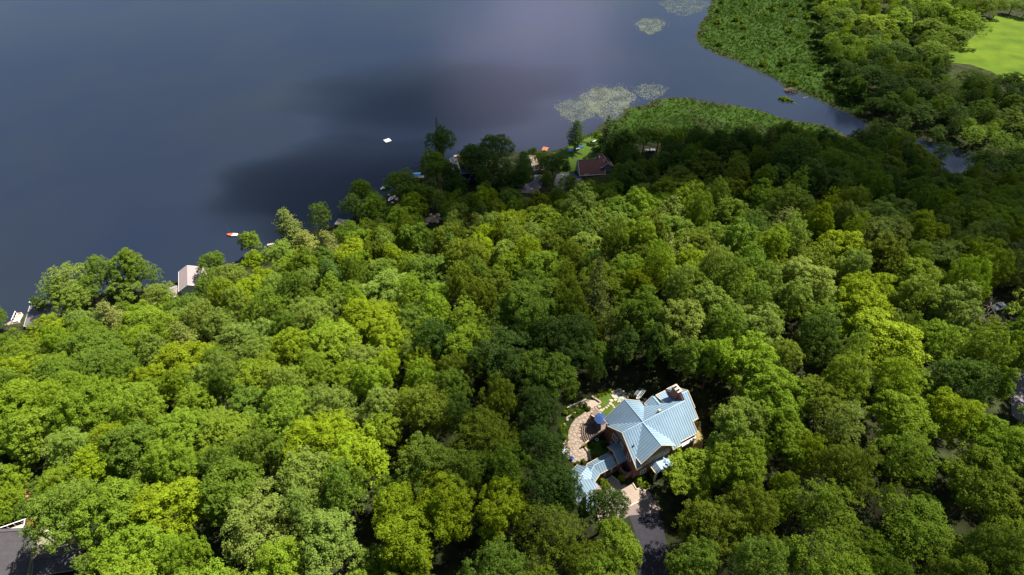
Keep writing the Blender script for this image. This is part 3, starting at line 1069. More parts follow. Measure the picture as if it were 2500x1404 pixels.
MARSH_N = [(2095, 285), (2062, 271), (2030, 260), (1985, 238), (1960, 228), (1930, 220), (1905, 200), (1890, 188), (1830, 164), (1770, 138), (1717, 114), (1703, 92), (1708, 70), (1728, 30),
           (1740, -5), (1760, -60), (2060, -60), (2040, 30), (2090, 120), (2110, 200), (2130, 250)]
MARSH_S = [(1490, 320), (1480, 303), (1530, 271), (1600, 246), (1680, 239), (1760, 255), (1850, 270), (1920, 293), (1990, 306), (2060, 325), (2000, 350), (1900, 345), (1750, 335), (1640, 345), (1560, 350)]
patch('marsh_ground', MARSH_N, 'marshsoil', dz=.02, step=5)
patch('marsh_ground', MARSH_S, 'marshsoil', dz=.02, step=5)
scatter_leaves('marsh_undergrowth', [MARSH_N], 10, .4, 1.4, .40, 'low green marsh plants covering the far bank beside the lake inlet', 'undergrowth')
scatter_leaves('marsh_undergrowth', [MARSH_S], 10, .4, 1.3, .36, 'low green marsh plants on the point before the wood', 'undergrowth', seed=4)
scatter_leaves('bank_undergrowth', [[(2060, 330), (2130, 300), (2230, 340), (2300, 355), (2450, 390), (2560, 410), (2600, 340), (2400, 240), (2130, 250), (2090, 275)]], 3.0, .6, 1.6, .55,
               'rough green undergrowth along the far bank of the creek', 'undergrowth', seed=6)
rngm = random.Random(8)
kk = 0
for _ in range(400):
    px, py = rngm.uniform(1720, 2090), rngm.uniform(-5, 250)
    b = ground(px, py)
    if b[2] < .2 or not inside(np.array([ground(*p)[:2] for p in MARSH_N]), np.array([b[0]]), np.array([b[1]]))[0]:
        continue
    kk += 1
    big = rngm.uniform(1.6, 4.2) * rngm.uniform(.7, 1)
    o = bush(0, 0, big, rngm.choice('MDDMD'), None, base=b, group='shrubs dotting the far marsh')
    BUSHES.append((o, px, py, big))
    if kk >= 55:
        break

# ------------------------------------------------------------------ the meadow and small ground sheets
patch('meadow', [(2425, 40), (2500, 42), (2640, 50), (2700, 240), (2560, 235), (2470, 205), (2420, 175), (2370, 158), (2305, 152), (2315, 120), (2370, 95)], 'meadow', dz=.06, step=6)
patch('meadow', [(1990, 55), (2030, 60), (2050, 95), (2010, 85), (1980, 70)], 'lawn', dz=.08, step=4)
patch('sandy_shore', [(0, 792), (15, 784), (48, 780), (50, 788), (20, 794)], 'sand', dz=.05, step=1.5)
patch('lawn', [(1372, 366), (1430, 338), (1468, 325), (1480, 350), (1478, 385), (1408, 395), (1400, 430), (1370, 440), (1360, 395), (1352, 372)], 'lawn', dz=.04)
patch('driveway', [(1360, 425), (1400, 422), (1420, 436), (1400, 455), (1370, 462), (1350, 450)], 'asphalt_l', dz=.06)
patch('driveway', [(1305, 425), (1326, 428), (1322, 458), (1300, 472), (1262, 470), (1260, 452), (1290, 448), (1304, 440)], 'asphalt_l', dz=.07)
patch('gravel_path', [(1291, 378), (1308, 380), (1316, 405), (1318, 418), (1302, 418)], 'gravel', dz=.05)
patch('road', [(2462, 900), (2540, 890), (2560, 1010), (2505, 1040), (2470, 1015), (2466, 960)], 'asphalt_l', dz=.05)
patch('rocky_clearing', [(1035, 533), (1068, 524), (1078, 536), (1058, 544), (1040, 543)], 'gravel', dz=.05)
patch('bare_earth', [(55, 1190), (78, 1185), (88, 1215), (70, 1225), (60, 1210)], 'terra', dz=.05)

# lily pads


def lily(name, cpx, cpy, rx, ry, n, label, rmin=.22, rmax=.5, rot=0):
    rng = random.Random(name + label)
    mb = MB()
    c0 = at_z(cpx, cpy)
    a = at_z(cpx + rx, cpy) - c0
    b = at_z(cpx, cpy - ry) - c0
    for _ in range(int(n * 2.4)):
        t = rng.uniform(0, 2 * math.pi)
        q = math.sqrt(rng.random()) * (1 + .12 * math.sin(3 * t) + .08 * math.sin(7 * t))
        if rng.random() < .12:
            q *= rng.uniform(1.05, 1.4)
        c = c0 + a * math.cos(t) * q + b * math.sin(t) * q
        r = rng.uniform(rmin, rmax) * .62
        z = .015 + rng.uniform(0, .03)
        al = rng.uniform(0, 6)
        mb.add([(c[0] + r * math.cos(al + k * math.pi / 3.5), c[1] + r * math.sin(al + k * math.pi / 3.5), z) for k in range(7)], [tuple(range(7))])
    o = mb.build(name, 'pad', fix=False)
    return tag(o, label, 'lily pads', 'floating patches of lily pads', 'stuff')


lily('lily_pads', 1485, 246, 62, 36, 2300, 'large oval patch of floating pale lily pads off the point')
lily('lily_pads', 1410, 268, 52, 26, 1000, 'thinner patch of lily pads on the left of the large one', .2, .42)
lily('lily_pads', 1588, 222, 40, 18, 300, 'sparse lily pads between the large patch and the creek mouth', .25, .5)
lily('lily_pads', 1588, 62, 33, 18, 900, 'small round patch of lily pads far out on the water')
lily('lily_pads', 1670, 14, 56, 20, 900, 'long patch of lily pads by the far bank at the top')

# ------------------------------------------------------------------ the big house
HZ = 10.4     # ridge height above the ground round the house


def HL(px, py, zl):
    """survey pixel at a height above the house ground -> house coordinates (u, v)"""
    P = at_z(px, py, GZ + zl)
    q = P[:2] - HO
    return float(q @ HE), float(q @ HN)


def clip_line(poly, b):
    """crossings of the line x = b with a polygon of (x, y)"""
    r = []
    n = len(poly)
    for i in range(n):
        (x1, y1), (x2, y2) = poly[i], poly[(i + 1) % n]
        if (x1 > b) != (x2 > b):
            r.append(y1 + (y2 - y1) * (b - x1) / (x2 - x1))
    return sorted(r)


def roof_plane(parent, poly, drain, m='roof', ms='seam', thick=.12, gap=.56, trim=True, trim_m='cream', seams=True, rib=.05):
    """a sloping roof sheet (u, v, z with z from the ridge) with standing ribs running down it"""
    P = [Vector((p[0], p[1], p[2])) for p in poly]
    # best-fit plane through the outline
    c = sum(P, Vector()) / len(P)
    nrm = Vector()
    for i in range(len(P)):
        nrm += (P[i] - c).cross(P[(i + 1) % len(P)] - c)
    nrm.normalize()
    if nrm.z < 0:
        nrm = -nrm
    P = [Vector((p.x, p.y, c.z - ((p.x - c.x) * nrm.x + (p.y - c.y) * nrm.y) / nrm.z)) for p in P]
    down = Vector((0, 0, -1)) - nrm * (-nrm.z)
    down.normalize()
    side = nrm.cross(down)
    mb = MB()
    mb.hull_between([p - nrm * thick for p in P], P)
    o = mb.build('roof_slope', m, parent)
    flat = [((p - c).dot(side), (p - c).dot(down)) for p in P]
    if seams:
        rb = MB()
        b0, b1 = min(f[0] for f in flat), max(f[0] for f in flat)
        k = math.ceil(b0 / gap) * gap
        while k < b1:
            cr = clip_line(flat, k + 1e-4)
            for i in range(0, len(cr) - 1, 2):
                if cr[i + 1] - cr[i] > .3:
                    A = c + side * k + down * (cr[i] + .04) + nrm * .04
                    B = c + side * k + down * (cr[i + 1] - .02) + nrm * .04
                    d = side * .026
                    h = nrm * rib
                    rb.hull_between([A - d - nrm * .05, A + d - nrm * .05, A + d + h - nrm * .04, A - d + h - nrm * .04],
                                    [B - d - nrm * .05, B + d - nrm * .05, B + d + h - nrm * .04, B - d + h - nrm * .04])
            k += gap
        if rb.v:
            s = rb.build('standing_seams', ms, o)
            s['kind'] = 'stuff'
    return o, P, nrm


def trims(parent, segs, m='cream', w=.10, h=.24, name='fascia', dz=-.05):
    mb = MB()
    for a, b in segs:
        a, b = Vector(a), Vector(b)
        a.z += dz
        b.z += dz
        mb.bar(a, b, w, h)
    return mb.build(name, m, parent)


def up(poly, dz=HZ):
    return [(p[0], p[1], p[2] + dz) for p in poly]


house = empty('brick_house', (HO[0], HO[1], GZ), HTH, 'large red brick house under crossing blue metal gable roofs in a clearing', 'house')
t_ = .82
PL = {
 'sw': [(-4.98, 0, 0), (.22, 0, 0), (-4.11, -4.33, -3.55), (-3.45, -4.75, -3.9), (-3.45, -6.06, -4.97), (-4.98, -6.06, -4.97)],
 'se': [(.22, 0, 0), (11.3, 0, 0), (11.3, 1.2, .98), (12.9, 1.2, .98), (12.9, -1.75, -1.435), (12.62, -1.75, -1.435), (12.62, -3.57, -2.93), (11.2, -3.57, -2.93),
        (11.2, -5.54, -4.54), (6.66, -5.54, -4.54), (6.66, -6.06, -4.97), (4.25, -6.06, -4.97), (4.25, -4.55, -3.73), (4.55, -4.33, -3.55)],
 'swing_w': [(.22, 0, 0), (.22, -6.02, 0), (-4.11, -6.02, -3.55), (-4.11, -4.33, -3.55)],
 'swing_e': [(.22, 0, 0), (4.55, -4.33, -3.55), (4.55, -6.02, -3.55), (.22, -6.02, 0)],
 'nw': [(-4.98, 0, 0), (.346, 0, 0), (-4.05, 4.4, -3.61), (-4.98, 4.4, -3.61)],
 'nwing_w': [(.346, 0, 0), (-4.47, 4.82, -3.95), (-4.47, 6.3, -3.95), (.346, 6.3, 0)],
 'nwing_e': [(.346, 0, 0), (.346, 6.3, 0), (5.17, 6.3, -3.95), (5.17, 4.82, -3.95)],
 'ne': [(.346, 0, 0), (11.3, 0, 0), (11.3, 2.5, -2.05), (8.4, 2.5, -2.05), (8.4, 4.9, -4.02), (5.24, 4.9, -4.02)],
 'dormer_w': [(7.35, 2.75, -2.25), (5.5, 4.6, -3.77), (5.5, 5.25, -3.77), (7.35, 5.25, -2.25)],
 'dormer_e': [(7.35, 2.75, -2.25), (7.35, 5.25, -2.25), (8.38, 5.25, -3.1), (8.38, 3.78, -3.1)],
 'shed': [(8.4, 2.5, -2.03), (11.3, 2.5, -2.03), (11.3, 5.3, -2.75), (8.4, 5.3, -2.75)],
 'rear': [(11.3, 1.2, .98), (12.9, 1.2, .98), (12.9, 5.3, -2.4), (11.3, 5.3, -2.4)],
}
for k, poly in PL.items():
    roof_plane(house, up(poly), None)
MB().hull_between([(8.42, 2.5, HZ - 2.1), (8.42, 5.0, HZ - 2.75), (8.42, 5.0, HZ - 4.1)], [(8.5, 2.5, HZ - 2.1), (8.5, 5.0, HZ - 2.75), (8.5, 5.0, HZ - 4.1)]).build('roof_cheek', 'stucco', house)
# ridge caps
mb = MB()
for a, b in [((-4.98, 0, 0), (11.3, 0, 0)), ((.346, 0, 0), (.346, 6.3, 0)), ((.22, 0, 0), (.22, -6.02, 0)), ((11.3, 1.2, .98), (12.9, 1.2, .98)), ((7.35, 2.6, -2.25), (7.35, 5.25, -2.25))]:
    mb.bar((a[0], a[1], a[2] + HZ + .03), (b[0], b[1], b[2] + HZ - .02), .12, .07)
mb.build('ridge_cap', 'roof', house)
rake = [[(-4.98, 4.4, -3.61), (-4.98, 0, 0)], [(-4.98, 0, 0), (-4.98, -6.06, -4.97)], [(-4.98, -6.06, -4.97), (-3.45, -6.06, -4.97)],
        [(-4.47, 6.3, -3.95), (-4.47, 4.82, -3.95)], [(-4.47, 6.3, -3.95), (.346, 6.3, 0)], [(.346, 6.3, 0), (5.17, 6.3, -3.95)],
        [(-4.11, -4.33, -3.55), (-4.11, -6.02, -3.55)], [(-4.11, -6.02, -3.55), (.22, -6.02, 0)], [(.22, -6.02, 0), (4.55, -6.02, -3.55)],
        [(4.25, -6.06, -4.97), (6.66, -6.06, -4.97)], [(6.66, -5.54, -4.54), (11.2, -5.54, -4.54)], [(11.2, -3.57, -2.93), (12.62, -3.57, -2.93)],
        [(11.2, -5.54, -4.54), (11.2, -3.57, -2.93)], [(12.62, -3.57, -2.93), (12.62, -1.75, -1.43)], [(12.9, -1.75, -1.43), (12.9, 1.2, .98)], [(12.9, 1.2, .98), (12.9, 5.3, -2.4)],
        [(12.9, 5.3, -2.4), (11.3, 5.3, -2.4)], [(11.3, 5.3, -2.75), (8.4, 5.3, -2.75)], [(8.4, 5.3, -2.75), (8.4, 2.6, -2.05)], [(5.5, 5.25, -3.77), (5.5, 4.6, -3.77)], [(5.5, 5.25, -3.77), (7.35, 5.25, -2.25)]]
for s_ in rake:
    a, b = [(p[0], p[1], p[2] + HZ) for p in s_]
    trims(house, [(a, b)])
# walls


def gable_prism(u0, u1, prof, along='u'):
    """prof: list of (w, z) outline; extruded along u or v"""
    A = [(u0, p[0], p[1]) if along == 'u' else (p[0], u0, p[1]) for p in prof]
    B = [(u1, p[0], p[1]) if along == 'u' else (p[0], u1, p[1]) for p in prof]
    return MB().hull_between(A, B)


gable_prism(-4.45, 11.0, [(-5.45, -2), (3.9, -2), (3.9, HZ - 3.45), (0, HZ - .3), (-5.45, HZ - 4.75)]).build('wall', 'brick', house)
gable_prism(.4, 5.8, [(-3.95, -2), (4.65, -2), (4.65, HZ - 3.75), (.346, HZ - .3), (-3.95, HZ - 3.75)], 'v').build('wall', 'brick', house)
gable_prism(-5.6, -.5, [(-3.6, -2), (4.0, -2), (4.0, HZ - 3.4), (.22, HZ - .3), (-3.6, HZ - 3.4)], 'v').build('wall', 'stucco', house)
gable_prism(11.0, 12.4, [(-3.1, -2), (4.85, -2), (4.85, HZ - 2.3), (1.2, HZ + .7), (-3.1, HZ - 2.8)]).build('wall', 'brick', house)
gable_prism(8.55, 11.0, [(3.5, -2), (4.85, -2), (4.85, HZ - 2.8), (3.5, HZ - 3.0)]).build('wall', 'stucco', house)
gable_prism(3.5, 4.85, [(5.8, -2), (8.4, -2), (8.4, HZ - 3.4), (7.35, HZ - 2.5), (5.8, HZ - 3.7)], 'v').build('wall', 'stucco', house)
# lower brick skirt under the tan gable
MB().box(-3.66, 4.06, -5.66, -5.3, -2, HZ - 6.4).build('brick_skirt', 'brick', house)
# grey boarding in the peak of the west gable, on its own narrow ledge
mb = MB()
mb.hull_between([(-4.56, 2.6, HZ - 2.65), (-4.56, -3.6, HZ - 3.5), (-4.56, 0, HZ - .45)], [(-4.46, 2.6, HZ - 2.65), (-4.46, -3.6, HZ - 3.5), (-4.46, 0, HZ - .45)])
mb.build('gable_boarding', 'greysid', house)


def window(parent, u, v, z, w_, h_, face, bars=1):
    """face: 'w' looks to -u, 's' looks to -v, 'n' +v"""
    f, g = MB(), MB()
    fr = .09

    def bx(mb, a0, a1, z0, z1, d0, d1):
        if face == 'w':
            mb.box(u - d1, u - d0, v + a0, v + a1, z + z0, z + z1)
        elif face == 'e':
            mb.box(u + d0, u + d1, v + a0, v + a1, z + z0, z + z1)
        elif face == 's':
            mb.box(u + a0, u + a1, v - d1, v - d0, z + z0, z + z1)
        else:
            mb.box(u + a0, u + a1, v + d0, v + d1, z + z0, z + z1)
    a, b = w_ / 2, h_ / 2
    bx(f, -a - fr, a + fr, b, b + fr, .0, .10)
    bx(f, -a - fr, a + fr, -b - fr, -b, .0, .14)
    bx(f, -a - fr, -a, -b, b, .0, .10)
    bx(f, a, a + fr, -b, b, .0, .10)
    for k in range(bars):
        x = -a + (k + 1) * w_ / (bars + 1)
        bx(f, x - .035, x + .035, -b, b, .03, .08)
    bx(f, -a, a, -.03, .03, .03, .07)
    o = f.build('window', 'white', parent)
    bx(g, -a, a, -b, b, .012, .03)
    g.build('pane', 'glass', o)
    return o


m_, t2, p2 = new_mat('window_glass')
nz_ = N(t2, 'ShaderNodeTexNoise')
nz_.inputs['Scale'].default_value = .7
cr_ = N(t2, 'ShaderNodeMix', data_type='RGBA')
cr_.inputs[6].default_value = (.015, .02, .025, 1)
cr_.inputs[7].default_value = (.05, .06, .065, 1)
t2.links.new(nz_.outputs[0], cr_.inputs['Factor'])
t2.links.new(cr_.outputs[2], p2.inputs['Base Color'])
p2.inputs['Roughness'].default_value = .06
MT['glass'] = m_
for v_, z_, ww, hh_ in ((1.9, 5.2, 1.5, 1.6), (-2.9, 5.0, 1.1, 1.5), (1.9, 1.9, 1.6, 1.6), (-.3, 5.6, .9, 1.3)):
    window(house, -4.45, v_, z_, ww, hh_, 'w', 2 if ww > 1.3 else 1)
for u_, z_, ww, hh_ in ((-2.6, 5.6, .9, 1.3), (-1.3, 5.7, .9, 1.3), (2.9, 5.6, .8, 1.4), (-2.4, 1.9, 1.2, 1.5)):
    window(house, u_, -5.6 if z_ > 4 else -5.66, z_, ww, hh_, 's', 1)
for u_, z_ in ((6.0, 2.2), (8.8, 2.2), (10.2, 2.2)):
    window(house, u_, -5.45, z_, 1.1, 1.5, 's', 1)
for v_ in (-1.2, 2.2):
    window(house, 12.4, v_, 5.0, 1.0, 1.5, 'e', 1)
window(house, .3, 5.8, 5.0, 2.2, 2.2, 'n', 2)
# arched trim over the tan gable wall
mb = MB()
prev = None
for k in range(13):
    a = math.pi * (k / 12)
    p = (.7 + 2.9 * -math.cos(a), -5.78, HZ - 5.0 + 1.15 * math.sin(a))
    if prev:
        mb.bar(prev, p, .34, .2)
    prev = p
mb.build('arched_trim', 'cream', house)
MB().box(-2.0, 3.4, -5.63, -5.605, HZ - 6.2, HZ - 4.2).build('render_panel', 'stucco', house)
# corner bracket pieces at the south eave
trims(house, [((-3.1, -5.9, HZ - 4.9), (-2.5, -5.9, HZ - 4.5))], name='bracket')
# pent roof strip to the right
o, _, _ = roof_plane(house, [(6.9, -5.35, HZ - 5.45), (10.9, -5.35, HZ - 5.45), (10.9, -6.15, HZ - 5.75), (6.9, -6.15, HZ - 5.75)], None, seams=False, m='white')
o.name = 'pent_roof'
# small side wing wall under that strip
MB().box(4.8, 10.6, -5.9, -5.4, -2, HZ - 5.75).build('wall', 'brick', house)
# entrance porch
for poly in ([(.1, -5.65, 4.25), (-.05, -8.0, 4.25), (-1.05, -8.0, 3.2), (-.95, -5.65, 3.2)], [(.1, -5.65, 4.25), (3.7, -5.65, 2.95), (3.75, -8.0, 2.95), (-.05, -8.0, 4.25)]):
    o, _, _ = roof_plane(house, poly, None)
    o.name = 'porch_roof'
trims(house, [((-1.0, -5.65, 3.2), (-1.05, -8.0, 3.2))], name='fascia')
for u_, v_ in ((-.8, -7.7), (3.4, -7.7)):
    MB().box(u_ - .16, u_ + .16, v_ - .16, v_ + .16, -1, 3.05).build('porch_post', 'cream', house)
# chimney
ch = MB().box(10.62, 11.62, 1.72, 3.5, HZ - 3.2, HZ + 1.05).build('chimney', 'brick', house)
MB().box(10.50, 11.74, 1.60, 3.62, HZ + 1.052, HZ + 1.25).build('chimney_cap', 'stone', ch)
for v_ in (2.15, 3.05):
    MB().tube((11.12, v_, HZ + 1.25), (11.12, v_, HZ + 1.75), .20, .17, 10).build('chimney_pot', 'pipe', ch)
    MB().tube((11.12, v_, HZ + 1.80), (11.12, v_, HZ + 1.86), .26, .26, 10).build('pot_cowl', 'stone', ch)
MB().box(4.75, 5.25, .35, .85, HZ - .8, HZ + .25).build('roof_vent', 'stone', house)
MB().tube((-3.78, -2.66, HZ - 2.4), (-3.78, -2.66, HZ - 1.65), .13, .13, 8).build('vent_pipe', 'pipe', house)
for u_, v_ in ((-4.15, 5.6), (-4.05, 5.2), (-3.9, -5.4), (-3.3, -5.3)):
    z_ = HZ - t_ * (abs(v_) if v_ < 0 else abs(u_ - .346))
    MB().tube((u_, v_, z_ - .05), (u_, v_, z_ + .22), .05, .05, 6).build('snow_guard', 'metal', house)
# side wing joining the walkway
for poly in ([(-6.6, -.35, 5.25), (-4.35, -.35, 5.25), (-4.35, 1.45, 4.2), (-6.6, 1.45, 4.2)], [(-6.6, -.35, 5.25), (-6.6, -2.6, 3.45), (-4.35, -2.6, 3.45), (-4.35, -.35, 5.25)]):
    o, _, _ = roof_plane(house, poly, None)
    o.name = 'wing_roof'
trims(house, [((-6.62, 1.45, 4.2), (-6.62, -.35, 5.25)), ((-6.62, -.35, 5.25), (-6.62, -2.6, 3.45))])
gable_prism(-6.35, -4.4, [(-2.3, -2), (1.2, -2), (1.2, 4.15), (-.35, 5.0), (-2.3, 3.5)]).build('wall', 'brick', house)
# brick-walled court in the corner
cw = [(-6.1, -2.7), (-6.0, -4.55), (-4.1, -4.45)]
mb = MB()
mb.bar((-6.05, -2.6, .4), (-6.05, -4.7, .4), .26, 3.4)
mb.bar((-6.18, -4.6, .4), (-4.1, -4.6, .4), .26, 3.4)
mb.build('court_wall', 'brick', house)
MB().box(-5.7, -4.9, -4.2, -3.4, 0, .8).build('bin', 'greysid', house)
# kitchen-side low wall and steps to the deck
# ---------------- covered walkway
walk = empty('covered_walkway', (HO[0], HO[1], GZ), HTH, 'covered walkway with blue metal gable roof bending from the house to the garage', 'walkway')
for poly in ([(-6.62, -.65, 3.95), (-11.3, -.65, 3.95), (-11.95, .72, 3.05), (-6.62, .72, 3.05)], [(-6.62, -.65, 3.95), (-6.62, -2.25, 2.65), (-10.85, -2.25, 2.65), (-11.3, -.65, 3.95)],
             [(-11.3, -.65, 3.95), (-12.95, -1.55, 3.95), (-13.0, .1, 3.05), (-11.95, .72, 3.05)], [(-11.3, -.65, 3.95), (-10.85, -2.25, 2.65), (-12.85, -3.2, 2.65), (-13.4, -1.8, 3.9)]):
    roof_plane(walk, poly, None)
mb = MB()
mb.bar((-6.62, -.65, 3.99), (-11.3, -.65, 3.99), .2, .1)
mb.bar((-11.3, -.65, 3.99), (-13.0, -1.6, 3.99), .2, .1)
mb.build('ridge_cap', 'roof', walk)
trims(walk, [((-6.62, .75, 3.05), (-11.95, .75, 3.05))], name='gutter', m='cream')
trims(walk, [((-11.95, .75, 3.05), (-13.0, .12, 3.05))], name='gutter')
trims(walk, [((-6.62, -2.28, 2.65), (-10.85, -2.28, 2.65))], name='gutter')
trims(walk, [((-10.85, -2.28, 2.65), (-12.85, -3.23, 2.65))], name='gutter')
for u_, v_ in ((-7.6, -2.0), (-9.3, -2.0), (-10.8, -2.0), (-7.6, .45), (-9.5, .45), (-11.6, .45)):
    MB().box(u_ - .11, u_ + .11, v_ - .11, v_ + .11, -1, 2.75).build('post', 'cream', walk)
MB().box(-11.9, -6.4, .5, .62, -1, 1.0).build('rail_wall', 'brick', walk)
MB().box(-12.0, -6.4, -2.3, .6, -1.0, .06).build('walkway_floor', 'paver_d', walk)
# ---------------- garage
gar = empty('garage', (HO[0], HO[1], GZ), HTH, 'garage with blue metal roof half hidden by trees at the end of the walkway', 'garage')
rid = [(-12.6, -.6, 4.45), (-17.0, -2.75, 4.9)]
for poly in ([(-12.9, -.35, 4.4), (-16.4, -1.9, 4.9), (-17.3, .5, 3.3), (-13.9, 1.5, 3.1)], [(-12.9, -.35, 4.4), (-12.6, -1.7, 3.9), (-13.6, -3.0, 3.7), (-16.4, -1.9, 4.9)],
             [(-16.5, -1.9, 4.95), (-13.55, -2.9, 4.2), (-12.7, -4.5, 3.3), (-15.9, -4.9, 3.35)], [(-16.5, -1.9, 4.95), (-15.9, -4.9, 3.35), (-18.4, -5.4, 2.6), (-19.4, -2.6, 3.1)],
             [(-16.4, -1.9, 4.93), (-19.4, -2.6, 3.1), (-19.6, .1, 2.7), (-17.3, .5, 3.3)], [(-15.9, -4.9, 3.1), (-14.2, -4.75, 3.1), (-15.2, -7.6, 2.3), (-17.6, -7.4, 2.3)]):
    roof_plane(gar, poly, None)
trims(gar, [((-17.3, .5, 3.3), (-13.9, 1.5, 3.1))])
trims(gar, [((-12.7, -4.5, 3.25), (-15.9, -4.9, 3.25))])
MB().prism([(-13.3, -.8), (-13.4, -4.2), (-15.6, -4.5), (-18.2, -5.0), (-19.0, -.2), (-14.2, 1.0)], -1, 2.9).build('wall', 'brick', gar)
MB().box(-13.38, -13.28, -3.9, -1.6, 0, 2.3).build('garage_door', 'cream', gar)

# ------------------------------------------------------------------ terraces, lawn, drive (level ground round the house)


def r1(x, y):
    return 1340 + x / 5.6818, 900 + y / 5.6818


def r2(x, y):
    return 1340 + x / 5.6818, 1100 + y / 5.6818


def flat(name, pts, conv, zl, m, kind='structure'):
    P = [at_z(*conv(*p), GZ + zl)[:2] for p in pts]
    mb = MB()
    mb.prism([tuple(p) for p in P], GZ - .6, GZ + zl)
    o = mb.build(name, m)
    return tag(o, kind=kind)


PATIO = [(265, 960), (275, 860), (310, 770), (370, 690), (450, 640), (500, 600), (640, 535), (730, 640), (700, 780), (720, 860), (520, 1010), (455, 1085), (560, 1190), (575, 1265), (480, 1290), (370, 1310), (320, 1290), (250, 1240), (175, 1170), (190, 1060), (230, 990)]
flat('patio_base', PATIO, r1, .08, 'gravel')
LAWN = [(600, 395), (700, 350), (880, 300), (980, 400), (970, 560), (900, 600), (790, 680), (730, 640), (640, 535), (720, 480)]
flat('garden_lawn', LAWN, r1, .10, 'lawn')
flat('garden_lawn', [(500, 1100), (640, 1000), (800, 1000), (930, 1040), (820, 1100), (880, 1170), (620, 1290), (560, 1230), (540, 1180)], r1, .06, 'lawn')
flat('garden_terrace', [(500, 430), (640, 440), (740, 480), (640, 535), (560, 560), (500, 500)], r1, .07, 'stone')
flat('garden_bed', [(200, 420), (520, 420), (560, 560), (440, 640), (330, 700), (270, 860), (200, 960), (120, 900), (130, 700), (200, 600)], r1, .03, 'marshsoil')
flat('side_lawn', [(2010, 720), (2100, 740), (2140, 1000), (2110, 1250), (2060, 1260), (1960, 1080), (2010, 940), (1990, 800)], r1, .05, 'lawn_dry')
flat('courtyard_paving', [(765, 400), (860, 355), (960, 420), (985, 480), (1060, 470), (1075, 495), (1170, 450), (1225, 540), (1285, 515), (1330, 560), (1400, 570), (1410, 610), (1340, 660), (1000, 830), (700, 1000), (600, 600)], r2, .06, 'paver')
flat('driveway_apron', [(1340, 660), (1410, 610), (1450, 680), (1550, 800), (1500, 870), (1120, 900), (900, 1020), (800, 960), (1000, 830)], r2, .05, 'paver_d')
patch('driveway', [r2(1100, 865), r2(1530, 830), r2(1600, 1100), r2(1640, 1400), r2(1700, 1900), (1640, 1560), (1540, 1560), r2(1290, 1400), r2(1180, 1100)], 'asphalt', dz=.03, step=2)
mb = MB()
kp = [at_z(*r2(*p), GZ)[:2] for p in ((1000, 830), (1340, 660), (1410, 610))]
for a, b in zip(kp, kp[1:]):
    mb.bar((a[0], a[1], GZ + .07), (b[0], b[1], GZ + .07), .28, .12)
tag(mb.build('stone_edging', 'stone'), 'pale stone edging strip between tan paving and grey drive', 'edging')


def loc(x, y, conv=r1, zl=0.):
    P = at_z(*conv(x, y), GZ + zl)
    return (P[0], P[1], GZ + zl)


# flagstones: the broad ones round the patio rim as single stones, the rest as one mass
rng_s = random.Random(4)


def stone_poly(cx_, cy_, r, n=7):
    a0 = rng_s.uniform(0, 6)
    return [(cx_ + r * rng_s.uniform(.75, 1.1) * math.cos(a0 + 2 * math.pi * k / n), cy_ + r * rng_s.uniform(.65, 1.0) * math.sin(a0 + 2 * math.pi * k / n)) for k in range(n)]


patW = np.array([at_z(*r1(*p), GZ)[:2] for p in PATIO])
lo, hi = patW.min(0), patW.max(0)
st = empty('flagstone_paving', (0, 0, 0), 0, 'irregular pale flagstones of the rounded patio left of the brick house', 'paving')
pts = []
mass = MB()
n_st = 0
for _ in range(6000):
    x, y = rng_s.uniform(lo[0], hi[0]), rng_s.uniform(lo[1], hi[1])
    r = rng_s.choice([.26, .32, .38, .46])
    if not inside(patW, np.array([x]), np.array([y]))[0] or dist_line(np.vstack([patW, patW[:1]]), np.array([x]), np.array([y]))[0] < r * .7:
        continue
    if any((a - x) ** 2 + (b - y) ** 2 < ((r + c) * .88) ** 2 for a, b, c in pts):
        continue
    pts.append((x, y, r))
pts.sort(key=lambda p: -p[2])
for i, (x, y, r) in enumerate(pts):
    poly = stone_poly(x, y, r)
    z1 = GZ + .115 + rng_s.uniform(0, .03)
    if i < 290:
        o = MB().prism(poly, GZ + .03, z1).build('flagstone', 'stone', st)
        o.color = (1, 1, 1, 1)
    else:
        mass.prism(poly, GZ + .03, z1)
if mass.v:
    mass.build('small_flagstones', 'stone', st)['kind'] = 'stuff'
# stepping stones: each lies by itself on the lawn
for i, (x, y, r) in enumerate([(700, 528, .62), (730, 580, .66), (762, 560, .42), (798, 540, .5), (825, 516, .42), (855, 487, .62), (868, 443, .7), (888, 512, .4), (905, 538, .36), (925, 548, .3)]):
    c = loc(x, y, r1, .1)
    o = MB().prism([(p[0] - c[0], p[1] - c[1]) for p in stone_poly(c[0], c[1], r * .72, 8)], 0, .09).build('stepping_stone', 'stone')
    o.location = (c[0], c[1], c[2] + .01)
    tag(o, '%s stepping stone on the lawn, counted from the patio steps toward the pond' % ORD[i].replace('nearest', 'first'), 'stone', 'stepping stones on the lawn')
# pond
c = loc(985, 385, r1, .1)
pd = empty('garden_pond', c, HTH, 'small oval garden pond rimmed with stones beside the lawn', 'pond')
pp = [(1.45 * math.cos(a) * (1 + .08 * math.sin(3 * a)), 1.9 * math.sin(a)) for a in [2 * math.pi * k / 20 for k in range(20)]]
MB().prism(pp, -.3, .06).build('water', 'pond', pd)
for k in range(17):
    a = 2 * math.pi * k / 17 + rng_s.uniform(-.1, .1)
    if 1.1 < a < 1.5:
        continue
    x, y = 1.62 * math.cos(a), 2.08 * math.sin(a)
    MB().prism(stone_poly(x, y, rng_s.uniform(.2, .38), 6), -.1, rng_s.uniform(.12, .3)).build('rim_stone', 'stone', pd)
